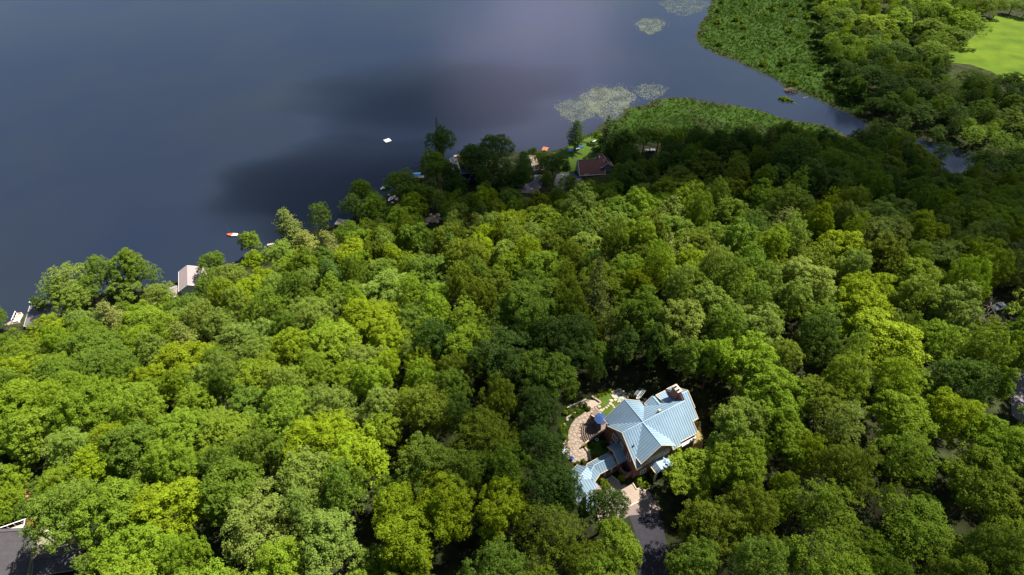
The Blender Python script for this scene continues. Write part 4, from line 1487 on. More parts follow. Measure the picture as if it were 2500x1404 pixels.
# retaining walls and edgings near the lawn
for i, (pts_, zz_, lab) in enumerate([([(595, 395), (650, 430), (720, 478)], .45, 'low stone retaining wall along the planted lawn edge'),
                                      ([(725, 478), (640, 530)], .25, 'short stone kerb between lawn and upper terrace'),
                                      ([(1955, 1080), (2075, 1215)], .5, 'low pale wall running down beside the dry side lawn'),
                                      ([(2075, 1215), (2035, 1235), (2080, 1300)], .5, 'bent end of the pale wall below the side lawn'),
                                      ([(640, 535), (730, 640)], .2, 'straight stone edge of the patio beside the stepping stones'),
                                      ([(500, 1100), (560, 1190), (580, 1280)], .4, 'dark-capped low wall between the flagstones and lower lawn'),
                                      ([(250, 560), (330, 520), (420, 480), (520, 440)], .5, 'rough stone wall through the rock garden, upper one'),
                                      ([(240, 700), (330, 640), (400, 600)], .4, 'rough stone wall through the rock garden, lower one')]):
    P = [loc(*p) for p in pts_]
    r = empty('garden_wall', P[0], 0, lab, 'wall')
    for a, b in zip(P, P[1:]):
        a, b = Vector(a) - r.location, Vector(b) - r.location
        n = max(1, int((b - a).length / .75))
        for k in range(n):
            p, q = a.lerp(b, k / n + .012), a.lerp(b, (k + 1) / n - .012)
            dz = rng_s.uniform(-.03, .04)
            MB().bar(p + Vector((0, 0, zz_ / 2 + dz)), q + Vector((0, 0, zz_ / 2 + dz)), rng_s.uniform(.26, .36), zz_ + .1).build('stone', 'stone', r)
# stepped stone borders on the court side
for i, (pts_, lab) in enumerate([([(1160, 450), (1215, 545), (1285, 512), (1325, 565), (1395, 530)], 'zigzag pale stone kerb round the planting bed by the court'),
                                 ([(862, 352), (962, 425), (985, 480)], 'pale stone kerb from the walkway post to the clipped shrub'),
                                 ([(765, 400), (830, 530)], 'thin stone kerb along the hedge by the court')]):
    P = [loc(*p, r2) for p in pts_]
    mb = MB()
    for a, b in zip(P, P[1:]):
        mb.bar((a[0], a[1], GZ + .13), (b[0], b[1], GZ + .13), .2, .26)
    tag(mb.build('stone_kerb', 'stone'), lab, 'kerb')

# ---------------- deck with curved steps
dz0 = 1.5
dk = empty('curved_deck', (0, 0, 0), 0, 'raised timber deck with a fan of curved steps down to the flagstones', 'deck')
DECK = [(560, 690), (640, 545), (725, 640), (830, 700), (800, 860), (690, 905), (640, 760)]
P = [at_z(*r1(*p), GZ + dz0)[:2] for p in DECK]
MB().prism([tuple(p) for p in P], GZ - .5, GZ + dz0).build('deck_floor', 'decking', dk)
cst = np.array(loc(800, 850, r1, dz0)[:2])
pw, pS = np.array(loc(520, 760, r1, .8)[:2]) - cst, np.array(loc(500, 1055, r1, .5)[:2]) - cst
a0, a1 = math.atan2(pw[1], pw[0]), math.atan2(pS[1], pS[0])
if a1 < a0:
    a1 += 2 * math.pi
for k in range(9):
    zt = dz0 - (k + 1) * .155
    r0, rr1 = 1.9 + k * .44, 1.9 + (k + 1) * .44 + .03
    a_s, a_e = a0 - .05, a1 + .02
    inn = [(cst[0] + r0 * math.cos(a_s + (a_e - a_s) * q / 14), cst[1] + r0 * math.sin(a_s + (a_e - a_s) * q / 14)) for q in range(15)]
    outr = [(cst[0] + rr1 * math.cos(a_s + (a_e - a_s) * q / 14), cst[1] + rr1 * math.sin(a_s + (a_e - a_s) * q / 14)) for q in range(15)]
    s_ = MB()
    for q in range(14):
        s_.prism([inn[q], outr[q], outr[q + 1], inn[q + 1]], GZ + zt - .07, GZ + zt)
    o = s_.build('step', 'decking', dk)
    rz_ = MB()
    for q in range(14):
        i2 = [(cst[0] + (rr1 - .17) * math.cos(a_s + (a_e - a_s) * j / 14), cst[1] + (rr1 - .17) * math.sin(a_s + (a_e - a_s) * j / 14)) for j in (q, q + 1)]
        i3 = [(cst[0] + (rr1 - .012) * math.cos(a_s + (a_e - a_s) * j / 14), cst[1] + (rr1 - .012) * math.sin(a_s + (a_e - a_s) * j / 14)) for j in (q, q + 1)]
        rz_.prism([i2[0], i3[0], i3[1], i2[1]], GZ + zt + .003, GZ + zt + .012)
    rz_.build('step_nosing', 'riser', o)
core = [(cst[0], cst[1])] + [(cst[0] + 1.9 * math.cos(a0 + (a1 - a0) * q / 12), cst[1] + 1.9 * math.sin(a0 + (a1 - a0) * q / 12)) for q in range(13)]
MB().prism(core, GZ - .4, GZ + dz0 - .004).build('deck_floor', 'decking', dk)
wl = [loc(455, 1085, r1, .5), loc(610, 960, r1, 1.1), loc(690, 905, r1, 1.5), loc(795, 850, r1, 1.6)]
for a, b in zip(wl, wl[1:]):
    mb = MB()
    mb.bar((a[0], a[1], (GZ + a[2]) / 2), (b[0], b[1], (GZ + b[2]) / 2), .2, 1.6)
    mb.build('side_wall', 'brick', dk)
    MB().bar((a[0], a[1], a[2] + .42), (b[0], b[1], b[2] + .42), .3, .08).build('wall_cap', 'cream', dk)
g1 = loc(575, 690, r1, dz0)
MB().bar((g1[0], g1[1], GZ + dz0 + .7), (loc(690, 765, r1, dz0)[0], loc(690, 765, r1, dz0)[1], GZ + dz0 + .7), .14, 1.5).build('screen_wall', 'brick', dk)
MB().bar((g1[0], g1[1], GZ + dz0 + 1.49), (loc(690, 765, r1, dz0)[0], loc(690, 765, r1, dz0)[1], GZ + dz0 + 1.49), .22, .07).build('wall_cap', 'cream', dk)
MB().tube((g1[0], g1[1], GZ), (g1[0], g1[1], GZ + 3.2), .07, .07, 8).build('lamp_post', 'pipe', dk)

# umbrella
ul = at_z(1467, 1021, GZ + 3.9)
um = empty('patio_umbrella', (ul[0], ul[1], GZ + dz0), .2, 'blue-violet eight-sided patio umbrella over the deck', 'umbrella')
mb = MB()
mb.v = [(0, 0, 2.75)]
for k in range(8):
    a = 2 * math.pi * k / 8
    mb.v.append((1.5 * math.cos(a), 1.5 * math.sin(a), 2.2))
for k in range(8):
    a = 2 * math.pi * k / 8
    mb.v.append((1.5 * math.cos(a), 1.5 * math.sin(a), 2.08))
mb.f = [(0, 1 + k, 1 + (k + 1) % 8) for k in range(8)] + [(1 + k, 9 + k, 9 + (k + 1) % 8, 1 + (k + 1) % 8) for k in range(8)]
mb.build('canopy', 'umb', um, fix=False)
MB().tube((0, 0, 0), (0, 0, 2.85), .035, .03, 8).build('pole', 'metal', um)
MB().tube((0, 0, 0), (0, 0, .12), .32, .28, 12).build('base', 'pipe', um)
for k in range(8):
    a = 2 * math.pi * k / 8
    MB().bar((.05 * math.cos(a), .05 * math.sin(a), 2.70), (1.45 * math.cos(a), 1.45 * math.sin(a), 2.17), .025, .03).build('rib', 'metal', um)
# grill beside it
gl = loc(640, 700, r1, dz0)
gr = empty('grill', gl, HTH, 'pale grey grill standing on the deck left of the umbrella', 'grill')
MB().box(-.55, .55, -.28, .28, .1, .85).build('cabinet', 'metal', gr)
mb = MB()
for k in range(7):
    a, b = math.pi * k / 7, math.pi * (k + 1) / 7
    mb.add([(-.42, .27 * math.cos(a), .87 + .24 * math.sin(a)), (.42, .27 * math.cos(a), .87 + .24 * math.sin(a)), (.42, .27 * math.cos(b), .87 + .24 * math.sin(b)), (-.42, .27 * math.cos(b), .87 + .24 * math.sin(b))], [(0, 1, 2, 3)])
mb.build('lid', 'hull', gr, fix=False)
MB().tube((-.3, -.34, .95), (.3, -.34, .95), .02, .02, 6).build('handle', 'pipe', gr)
# round table and blue chair
tl = loc(235, 1150, r1, .9)
tb = empty('round_table', (tl[0], tl[1], GZ + .12), 0, 'round pale covered table at the edge of the flagstones', 'table')
MB().tube((0, 0, .68), (0, 0, .80), .80, .78, 24).build('tabletop', 'white', tb)
mb = MB().tube((0, 0, .2), (0, 0, .68), .70, .79, 24, False)
mb.build('table_cover', 'white', tb, fix=False)
MB().tube((0, 0, 0), (0, 0, .3), .25, .2, 12).build('pedestal', 'pipe', tb)
cl = loc(325, 1250, r1, .3)
cr2 = empty('garden_chair', (cl[0], cl[1], GZ + .12), .9, 'small blue garden chair near the round table', 'chair')
MB().box(-.28, .28, -.28, .28, .38, .45).build('seat', 'tarp', cr2)
MB().box(-.28, .28, .24, .31, .46, 1.0).build('backrest', 'tarp', cr2)
for x in (-.24, .24):
    for y in (-.24, .24):
        MB().box(x - .025, x + .025, y - .025, y + .025, 0, .38).build('leg', 'metal', cr2)
    MB().box(x - .04, x + .04, -.26, .24, .6, .64).build('armrest', 'tarp', cr2)
hb = loc(663, 995, r1, .3)
hp = empty('hose_reel', (hb[0], hb[1], GZ + .1), .5, 'round white hose reel in the shade below the curved steps', 'hose reel')
mb = MB()
for k in range(16):
    a, b = 2 * math.pi * k / 16, 2 * math.pi * (k + 1) / 16
    mb.tube((.32 * math.cos(a), .32 * math.sin(a), .55), (.32 * math.cos(b), .32 * math.sin(b), .55), .09, .09, 6, False)
mb.build('coil', 'white', hp)
MB().box(-.06, .06, -.35, .35, 0, .5).build('stand', 'metal', hp)
MB().tube((0, 0, .5), (0, 0, .62), .1, .1, 8).build('hub', 'pipe', hp)
# grey pergola swing behind the house
pg = loc(1262, 345, r1, 2.0)
sw = empty('swing_seat', (pg[0], pg[1], GZ), HTH + .4, 'weathered grey timber swing seat frame beyond the roof', 'swing seat')
for x in (-1.1, 1.1):
    MB().bar((x, -.8, 0), (x, 0, 2.3), .1, .1).build('post', 'metal', sw)
    MB().bar((x, .8, 0), (x, 0, 2.3), .1, .1).build('post', 'metal', sw)
MB().bar((-1.5, 0, 2.35), (1.5, 0, 2.35), .12, .14).build('top_beam', 'metal', sw)
for k in range(6):
    MB().bar((-1.3, -.75 + k * .3, 2.45), (1.3, -.75 + k * .3, 2.45), .07, .06).build('slat', 'metal', sw)
MB().box(-.8, .8, -.25, .25, .6, .66).build('seat', 'metal', sw)
MB().box(-.8, .8, .25, .3, .66, 1.1).build('backrest', 'metal', sw)
# boulders
for i, (x, y, s_, lab) in enumerate([(1225, 430, .5, 'upright pale boulder nearest the roof corner behind the house'), (1300, 470, .45, 'pale boulder below the yellow bush behind the house'),
                                     (1335, 440, .5, 'flat pale boulder beside the dark roof notch'), (1355, 490, .55, 'largest pale boulder in the gap between the rear gables'), (1390, 430, .35, 'small boulder touching the little rear gable'),
                                     (300, 520, .45, 'yellowish boulder at the top of the rock garden'), (390, 515, .5, 'pale boulder in the middle of the rock garden'), (470, 480, .5, 'boulder beside the dark clipped cone'),
                                     (250, 710, .4, 'small boulder at the left edge of the rock garden'), (215, 780, .35, 'lone boulder on the slope left of the patio'), (560, 1170, .3, 'pale stone at the tip of the lower lawn'),
                                     (320, 640, .4, 'low boulder above the rounded patio rim')]):
    c = loc(x, y, r1, .1)
    rr = random.Random(i)
    bm = bmesh.new()
    bmesh.ops.create_icosphere(bm, subdivisions=2, radius=s_)
    for v in bm.verts:
        v.co *= 1 + rr.uniform(-.16, .16)
        v.co.z *= .7
    me = bpy.data.meshes.new('boulder')
    bm.to_mesh(me)
    bm.free()
    me.materials.append(MT['stone'])
    o = link('boulder', me)
    o.location = (c[0], c[1], GZ + s_ * .35)
    tag(o, lab, 'boulder', 'boulders in the garden')
# shrubs with places: (x, y, radius, tone, label, conv, upright)
for (x, y, R, tone, lab, conv, upr) in [
    (1010, 400, .95, 'Y', 'clipped yellow-green shrub standing at the court paving edge', r2, True),
    (770, 470, 1.1, 'G', 'upper half of the low hedge beside the walkway roof', r2, False), (800, 520, 1.1, 'G', 'lower half of the low hedge beside the court paving', r2, False), (735, 430, .9, 'G', 'hedge bush tucked under the walkway gutter', r2, False),
    (1240, 430, 1.1, 'G', 'leafy bush in the bed right of the court wall', r2, False), (1310, 370, .6, 'Y', 'small bright bush by the brick wall foot', r2, False), (1330, 500, 1.1, 'G', 'round bush inside the zigzag kerb', r2, False), (1260, 480, .8, 'M', 'mid green bush at the kerb corner', r2, False),
    (1440, 360, 1.3, 'G', 'bright bush in front of the entrance porch', r2, False), (1180, 420, .6, 'D', 'dark little bush at the paving step', r2, False),
    (1280, 400, .8, 'Y', 'yellow-flowered bush between boulders behind the house', r1, False), (1450, 375, .5, 'G', 'small bush at the corner of the little rear gable', r1, False),
    (500, 520, .7, 'D', 'dark clipped cone in the rock garden', r1, True), (550, 570, .7, 'O', 'olive clipped cone next to the dark one', r1, True), (440, 520, .8, 'G', 'bright bush between rock garden boulders', r1, False),
    (340, 450, .9, 'G', 'green bush at the top left of the rock garden', r1, False), (250, 330, 1.2, 'Y', 'yellow-green bush at the dark wood edge, left one', r1, False), (370, 260, 1.3, 'Y', 'yellow-green bush at the dark wood edge, right one', r1, False),
    (300, 610, 1.0, 'G', 'spreading bush halfway down the rock garden', r1, False), (400, 590, .9, 'G', 'bush above the rounded patio corner', r1, False), (350, 660, .8, 'M', 'mid green bush touching the patio rim', r1, False),
    (230, 620, 1.0, 'G', 'outer left bush of the rock garden', r1, False), (200, 850, 1.3, 'G', 'large bush left of the patio curve', r1, False), (220, 950, 1.1, 'G', 'bush below the patio curve on the left', r1, False),
    (640, 400, .6, 'Y', 'first bright hosta clump from the left along the lawn edge', r1, False), (690, 380, .65, 'Y', 'second bright hosta clump along the lawn edge', r1, False), (740, 365, .6, 'Y', 'third bright hosta clump along the lawn edge', r1, False),
    (790, 350, .6, 'Y', 'fourth bright hosta clump along the lawn edge', r1, False), (840, 320, .8, 'Y', 'tallest bright clump at the far end of the lawn', r1, False),
    (500, 1070, .8, 'G', 'bush beside the curved step wall foot', r1, False), (600, 1060, 1.0, 'M', 'shaded bush under the curved steps', r1, False), (760, 1080, 1.1, 'D', 'dark shaded bush against the connector roof', r1, False),
    (620, 1220, .8, 'G', 'low bush above the walkway gutter', r1, False), (470, 1290, .8, 'O', 'dry olive bush at the lower patio rim', r1, False), (400, 1330, .8, 'P', 'pale ornamental grass clump by the garage roof', r1, False),
    (1830, 1200, 1.3, 'G', 'leafy bush against the brick wall right of the porch', r1, False), (1900, 1130, 1.1, 'G', 'bush between brick wall and low pale wall', r1, False), (1960, 1180, 1.1, 'M', 'lowest bush beside the low pale wall', r1, False),
    (2010, 790, .8, 'O', 'bush at the notch of the right eave', r1, False), (2270, 640, 1.2, 'Y', 'lit yellow bush in the dark ground right of the house', r1, False), (2260, 860, 1.1, 'D', 'dark round bush right of the side lawn', r1, False),
    (1790, 1200, .9, 'O', 'reddish-olive bush by the lower brick corner', r1, False),
]:
    c = loc(x, y, conv, .1)
    bush(0, 0, R, tone, lab, upr, base=(c[0], c[1], GZ + .02))
scatter_leaves('ground_cover', [[(1400, 985), (1500, 950), (1490, 925), (1400, 930), (1370, 1000)]], 5, .1, .35, .3, 'low shaded ground cover behind the brick house', 'ground cover', seed=12)
scatter_leaves('ground_cover', [[(1480, 945), (1600, 950), (1640, 935), (1720, 950), (1760, 1060), (1745, 1110), (1720, 1040), (1700, 960), (1760, 900), (1500, 905)]], 2.2, .1, .3, .3, 'sparse shaded ground cover right of the brick house', 'ground cover', seed=13)

# ------------------------------------------------------------------ other buildings


def cottage(name, A, B, zr, wf, wb, slope, roof, wall, label, cat='house', overh=.4, base=None, wins=(), seams=False, trim_m='white', wallm=None, hz_=None):
    """gabled building whose ridge runs between survey pixels A and B at height zr; wf / wb: eave distances in front / behind"""
    a, b = at_z(*A, zr), at_z(*B, zr)
    c = (a + b) / 2
    d = b - a
    L = float(np.linalg.norm(d[:2]))
    th = math.atan2(d[1], d[0])
    g = max(hz(c[0], c[1]), .3) if base is None else base
    r = empty(name, (c[0], c[1], g), th, label, cat)
    h = zr - g
    x0, x1 = -L / 2, L / 2
    for sgn, w_ in ((-1, wf), (1, wb)):
        poly = [(x0, 0, h), (x1, 0, h), (x1, sgn * w_, h - w_ * slope), (x0, sgn * w_, h - w_ * slope)]
        roof_plane(r, poly, None, m=roof, seams=seams)
        trims(r, [((x0, sgn * w_, h - w_ * slope), (x1, sgn * w_, h - w_ * slope))], trim_m, .08, .16, 'gutter')
        for x in (x0, x1):
            trims(r, [((x, 0, h), (x, sgn * w_, h - w_ * slope))], trim_m, .08, .2, 'fascia')
    MB().bar((x0, 0, h + .03), (x1, 0, h + .03), .25, .1).build('ridge_cap', roof, r)
    f, k = wf - overh, wb - overh
    gable_prism(x0 + overh, x1 - overh, [(-f, -2.5), (k, -2.5), (k, h - k * slope - .2), (0, h - .25), (-f, h - f * slope - .2)]).build('wall', wall, r)
    for (face, along, zc, ww, wh) in wins:
        if face == 's':
            window(r, along, -f, zc, ww, wh, 's')
        elif face == 'w':
            window(r, x0 + overh, along, zc, ww, wh, 'w')
    return r, h, x0, x1


# grey roof on the left shore
gs = ground(85, 770, 4.5)
zs = hz(gs[0], gs[1]) + 5.4
cs, h, x0, x1 = cottage('lake_cottage', (74, 742), (128, 746), zs, 6.6, 4.0, .62, 'shingle_gr', 'white', 'white lakeside cottage with a grey shingle roof at the far left shore', wins=[('w', -2.2, 2.0, 1.2, 1.2)])
MB().tube((x0 + .4, 0, h), (x0 + .4, 0, h + 1.0), .28, .28, 10).build('chimney', 'white', cs)
px = at_z(52, 775, 1.0)
dk2 = empty('white_deck', (px[0], px[1], max(.4, hz(px[0], px[1]))), .3, 'white railed deck beside the left shore cottage', 'deck')
MB().box(-2, -.6, -1.6, 2.6, -.8, .7).build('deck_floor', 'white', dk2)
for k in range(1, 5):
    MB().box(-2.0, -1.9, -3.1 + k * 1.38, -3.0 + k * 1.38, .7, 1.7).build('rail_post', 'white', dk2)
MB().box(-2.03, -1.87, -1.8, 2.6, 1.7, 1.8).build('handrail', 'white', dk2)
c = Vector(dk2.location)
for (dx, dy, m, lab) in ((-1.5, 1.6, 'orange', 'orange life vest lying on the white shore deck'), (-1.4, .2, 'yellow', 'yellow float on the white shore deck')):
    mb = MB()
    mb.prism([(-.5, -.35), (0, -.45), (.5, -.35), (.45, .3), (.15, .45), (0, .1), (-.15, .45), (-.45, .3)], 0, .22)
    o = mb.build('deck_float', m)
    o.location = (c.x + dx, c.y + dy, c.z + .705)
    tag(o, lab, 'float')

# pinkish two-part roof
gp = ground(455, 690, 5.0)
zp = hz(gp[0], gp[1]) + 6.0
cp, h, x0, x1 = cottage('lake_cottage', (456.5, 648), (457.5, 696), zp, 3.6, 5.2, .55, 'shingle_pk', 'white', 'shoreline cottage, taller part, with a pinkish grey gable roof', wins=())
cp2, h, x0, x1 = cottage('cottage_annex', (440, 699), (408, 709), zp - 2.6, 3.0, 3.0, .5, 'shingle_pk', 'white', 'lower annex with pinkish grey roof joined to the shoreline cottage')
# brown-roofed cottage and its darker wing
gb = ground(1440, 405, 3.5)
zb = hz(gb[0], gb[1]) + 6.4
cb, h, x0, x1 = cottage('brown_cottage', (1411, 391), (1474, 387), zb, 5.6, 3.0, .85, 'shingle_br', 'greysid', 'grey cottage with a steep brown shingle roof beside the lake lawn',
                        wins=[('s', -3.2, 1.4, .9, 1.4), ('s', -2.0, 1.4, .9, 1.4), ('w', -1.5, 1.8, 1.2, 1.3)])
MB().tube((x1 - 2.0, .3, h - .4), (x1 - 2.0, .3, h + 1.1), .22, .22, 10).build('flue', 'white', cb)
cottage('brown_cottage_wing', (1468, 374), (1484, 398), zb - .3, 2.8, 3.4, .8, 'shingle_br', 'greysid', 'darker wing set across the right end of the brown-roofed cottage', cat='house wing')
# small grey shed
gsh = ground(1316, 415, 2.5)
cottage('garden_shed', (1305, 404.5), (1327, 404.0), hz(gsh[0], gsh[1]) + 3.3, 1.9, 1.6, .5, 'shingle_br', 'greysid', 'small grey shed with a brown roof at the end of the gravel path', cat='shed')
# navy cottage
gn = ground(1145, 440, 3.)
zn = hz(gn[0], gn[1]) + 7.2
cn, h, x0, x1 = cottage('navy_cottage', (1124, 403), (1176, 399), zn, 3.6, 3.4, .62, 'shingle_gr', 'blue_sid', 'dark navy cottage with a grey roof among the shore trees',
                        wins=[('s', -1.4, 2.0, .9, 1.1), ('s', 1.6, 1.9, .9, 1.1), ('s', -.4, 4.0, .8, .8)])
MB().box(x0 + 2.2, x0 + 2.9, -2.6, -1.4, h - 2.6, h - .4).build('chimney', 'stucco', cn)
MB().tube((x0 + 5.4, -.8, h - .7), (x0 + 5.4, -.8, h + .5), .26, .26, 10).build('flue', 'white', cn)
cottage('boathouse', (1106, 384), (1114, 412), 4.2, 1.6, 1.6, .3, 'shingle_gr', 'greysid', 'narrow grey-roofed boathouse left of the navy cottage', cat='boathouse')
# the boathouse's things
for (px_, py_, m, lab) in ((1117, 383, 'yellow', 'yellow kayak stack by the navy cottage'), (1112, 386, 'white', 'white locker by the yellow kayak'),):
    b = ground(px_, py_, 1)
    mb = MB()
    if m == 'yellow':
        for q in range(2):
            mb.hull_between([(-1.6, 0, q * .4 + .2), (0, -.33, q * .4), (1.6, 0, q * .4 + .2), (0, .33, q * .4)], [(-1.7, 0, q * .4 + .28), (0, -.36, q * .4 + .3), (1.7, 0, q * .4 + .28), (0, .36, q * .4 + .3)])
    else:
        mb.box(-.7, .7, -.4, .4, 0, .8).box(-.74, .74, -.44, .44, .8, .88)
    o = mb.build('kayak_stack' if m == 'yellow' else 'locker', m)
    o.location = (b[0], b[1], max(b[2], .5) + 1.0)
    tag(o, lab, 'kayak' if m == 'yellow' else 'locker')
# terracotta platform
b = at_z(1331, 363, .6)
o = empty('boat_dock', (b[0], b[1], .05), -.3, 'small terracotta-coloured dock poking into the lake', 'dock')
for k in range(9):
    MB().box(-1.4, 1.4, -1.8 + k * .4, -1.45 + k * .4, .42, .5).build('plank', 'terra', o)
for x in (-1.3, 1.3):
    for y in (-1.6, 1.6):
        MB().tube((x, y, -1.5), (x, y, .42), .09, .09, 6).build('pile', 'bark', o)
# docks on the left shore
for (px_, py_, L_, W_, rz, m, lab) in ((660, 596, 2.5, 1.0, .35, 'stone', 'pale jetty tip under the yellowish shoreline pine'), (833, 542, 4.5, 4.0, -.2, 'stone', 'pale boarded shore platform right of the round birch'),
                                       (1018, 432, 6.5, 1.8, .1, 'stone', 'grey jetty carrying the blue canopy')):
    b = at_z(px_, py_, .6)
    o = empty('shore_dock', (b[0], b[1], 0), rz, lab, 'dock')
    n = int(L_ / .5)
    for k in range(n):
        MB().box(-L_ / 2 + k * .5, -L_ / 2 + k * .5 + .46, -W_ / 2, W_ / 2, .5, .58).build('plank', m, o)
    for x in (-L_ / 2 + .2, L_ / 2 - .2):
        for y in (-W_ / 2 + .1, W_ / 2 - .1):
            MB().tube((x, y, -1.5), (x, y, .5), .08, .08, 6).build('pile', 'bark', o)
b = at_z(1018, 430, 1.5)
o = empty('canopy', (b[0], b[1], .58), .1, 'blue and white boat canopy at the shore below the tree gap', 'canopy')
MB().hull_between([(-1.8, -1.2, 1.9), (1.8, -1.2, 1.9), (1.8, 0, 2.35), (-1.8, 0, 2.35)], [(-1.8, -1.2, 1.95), (1.8, -1.2, 1.95), (1.8, 0, 2.4), (-1.8, 0, 2.4)]).build('canvas', 'tarp_l', o)
MB().hull_between([(-1.8, 1.2, 1.9), (1.8, 1.2, 1.9), (1.8, 0.01, 2.35), (-1.8, 0.01, 2.35)], [(-1.8, 1.2, 1.95), (1.8, 1.2, 1.95), (1.8, 0.01, 2.4), (-1.8, 0.01, 2.4)]).build('canvas', 'white', o)
for x in (-1.7, 1.7):
    for y in (-1.1, 1.1):
        MB().tube((x, y, 0), (x, y, 1.9), .04, .04, 6).build('pole', 'metal', o)


def boat_hull(L, B, D, m1, m2, thick=.06):
    """open hull with transom at +x, bow at -x"""
    st = [(-.5, .02, 1.15), (-.40, .42, 1.05), (-.25, .78, 1.0), (0, 1.0, .95), (.25, .98, .93), (.5, .78, .93)]
    mb = MB()
    rows = []
    for (x, w_, dd) in st:
        hw = B / 2 * w_
        rows.append([(x * L, -hw, D * dd), (x * L, -hw * .75, D * .35), (x * L, 0, .0 if x > -.45 else D * .5), (x * L, hw * .75, D * .35), (x * L, hw, D * dd)])
    for a, b in zip(rows, rows[1:]):
        o = len(mb.v)
        mb.v += a + b
        mb.f += [(o + i, o + i + 1, o + 6 + i, o + 5 + i) for i in range(4)]
    o = len(mb.v)
    mb.v += rows[-1]
    mb.f.append(tuple(o + i for i in range(5)))
    return mb, rows


# orange and white dinghy on a mooring
b = at_z(567, 573, .3)
dn = empty('sailing_dinghy', (b[0], b[1], -.12), -.05, 'orange and white sailing dinghy with bare mast moored off the shore', 'dinghy')
mb, rows = boat_hull(4.4, 1.65, .6, None, None)
h_ = mb.build('hull', 'orange', dn, fix=False)
mb = MB()
for a, c in zip(rows[:3], rows[1:4]):
    mb.add([a[0], a[4], c[4], c[0]], [(0, 1, 2, 3)])
o = mb.build('foredeck', 'orange', dn, fix=False)
o.location.z = .01
mb = MB()
for a, c in zip(rows[3:], rows[4:]):
    for i0, s in ((0, -1), (4, 1)):
        p, q = Vector(a[i0]), Vector(c[i0])
        pi, qi = Vector((p.x, p.y * .55, p.z)), Vector((q.x, q.y * .55, q.z))
        mb.add([p, q, qi, pi], [(0, 1, 2, 3)])
        mb.add([pi, qi, qi - Vector((0, 0, .35)), pi - Vector((0, 0, .35))], [(0, 1, 2, 3)])
mb.add([(.0, -.45, .2), (2.15, -.36, .2), (2.15, .36, .2), (.0, .45, .2)], [(0, 1, 2, 3)])
o = mb.build('cockpit', 'hull', dn, fix=False)
o.location.z = .012
MB().box(1.75, 2.2, -.62, .62, .50, .58).build('stern_deck', 'hull', dn)
MB().tube((-.75, 0, .3), (-.75, 0, 5.2), .05, .035, 7).build('mast', 'metal', dn)
MB().tube((-.7, 0, 1.0), (1.5, .1, .95), .05, .05, 7).build('boom', 'orange', dn)
MB().box(2.2, 2.28, -.04, .04, -.3, .7).build('rudder', 'hull', dn)
MB().box(-.1, 0, -.5, .5, .42, .47).build('thwart', 'hull', dn)
# swimming raft
b = at_z(946, 343, .4)
rf = empty('swim_raft', (b[0], b[1], 0), .62, 'square white swimming raft floating alone on the lake', 'raft')
for k in range(9):
    MB().box(-1.45, 1.45, -1.45 + k * .325, -1.45 + k * .325 + .30, .42, .50).build('plank', 'hull', rf)
MB().box(-1.5, 1.5, -1.55, -1.46, .2, .5).build('frame', 'hull', rf)
MB().box(-1.5, 1.5, 1.47, 1.56, .2, .5).build('frame', 'hull', rf)
MB().box(-1.58, -1.46, -1.45, 1.45, .2, .5).build('frame', 'hull', rf)
MB().box(1.46, 1.58, -1.45, 1.45, .2, .5).build('frame', 'hull', rf)
for x in (-1, 1):
    for y in (-1, 1):
        MB().tube((x - .4, y * .9, .12), (x + .4, y * .9, .12), .28, .28, 10).build('float', 'tarp', rf)
for y in (-.25, .25):
    MB().tube((1.64, y, -.4), (1.64, y, 1.1), .03, .03, 6).build('ladder_rail', 'metal', rf)
for z in (-.2, .1, .4):
    MB().tube((1.64, -.25, z), (1.64, .25, z), .025, .025, 6).build('rung', 'metal', rf)
# little boats and boards ashore
for (px_, py_, L_, B_, rz, m, nm, lab, cat_) in ((1585, 368, 5.8, 1.9, 0.05, 'hull', 'motor_boat', 'white boat on a trailer showing between dark trees', 'boat'),
                                                 (1451, 343, 3.4, .8, .6, 'hull', 'canoe', 'white canoe lying on the grass under the dark spruces', 'canoe'),
                                                 (1409, 362, 3.6, .8, .65, 'hull', 'paddle_board', 'white kayak lying on the lawn between two blue tarps', 'kayak'),
                                                 (955, 484, 4.6, 1.9, 1.1, 'hull', 'rowing_boat', 'white rowing boat drawn up in the tree gap by the shore', 'boat'),
                                                 (937, 458, 4.0, 1.8, .9, 'hull', 'covered_boat', 'white covered boat at the water edge left of the grey-green tree', 'boat')):
    b = ground(px_, py_, .6)
    o = empty(nm, (b[0], b[1], max(b[2], .1) + (.75 if nm == 'motor_boat' else .05)), rz, lab, cat_)
    mb, rows = boat_hull(L_, B_, .55 if B_ > 1 else .32, None, None)
    mb.build('hull', m, o, fix=False)
    mb = MB()
    for a, c in zip(rows, rows[1:]):
        mb.add([a[0], a[4], c[4], c[0]], [(0, 1, 2, 3)])
    d_ = mb.build('deck', 'white', o, fix=False)
    d_.location.z = -.05
    if nm == 'motor_boat':
        MB().hull_between([(-.4, -.6, .5), (-.4, .6, .5), (-.3, .6, .5), (-.3, -.6, .5)], [(0, -.5, .95), (0, .5, .95), (.1, .5, .95), (.1, -.5, .95)]).build('windscreen', 'glass', o)
        MB().box(2.8, 3.2, -.2, .2, .1, .9).build('outboard', 'orange', o)
        for y in (-.8, .8):
            MB().tube((.6, y - .1, -.45), (.6, y + .1, -.45), .3, .3, 12).build('trailer_wheel', 'pipe', o)
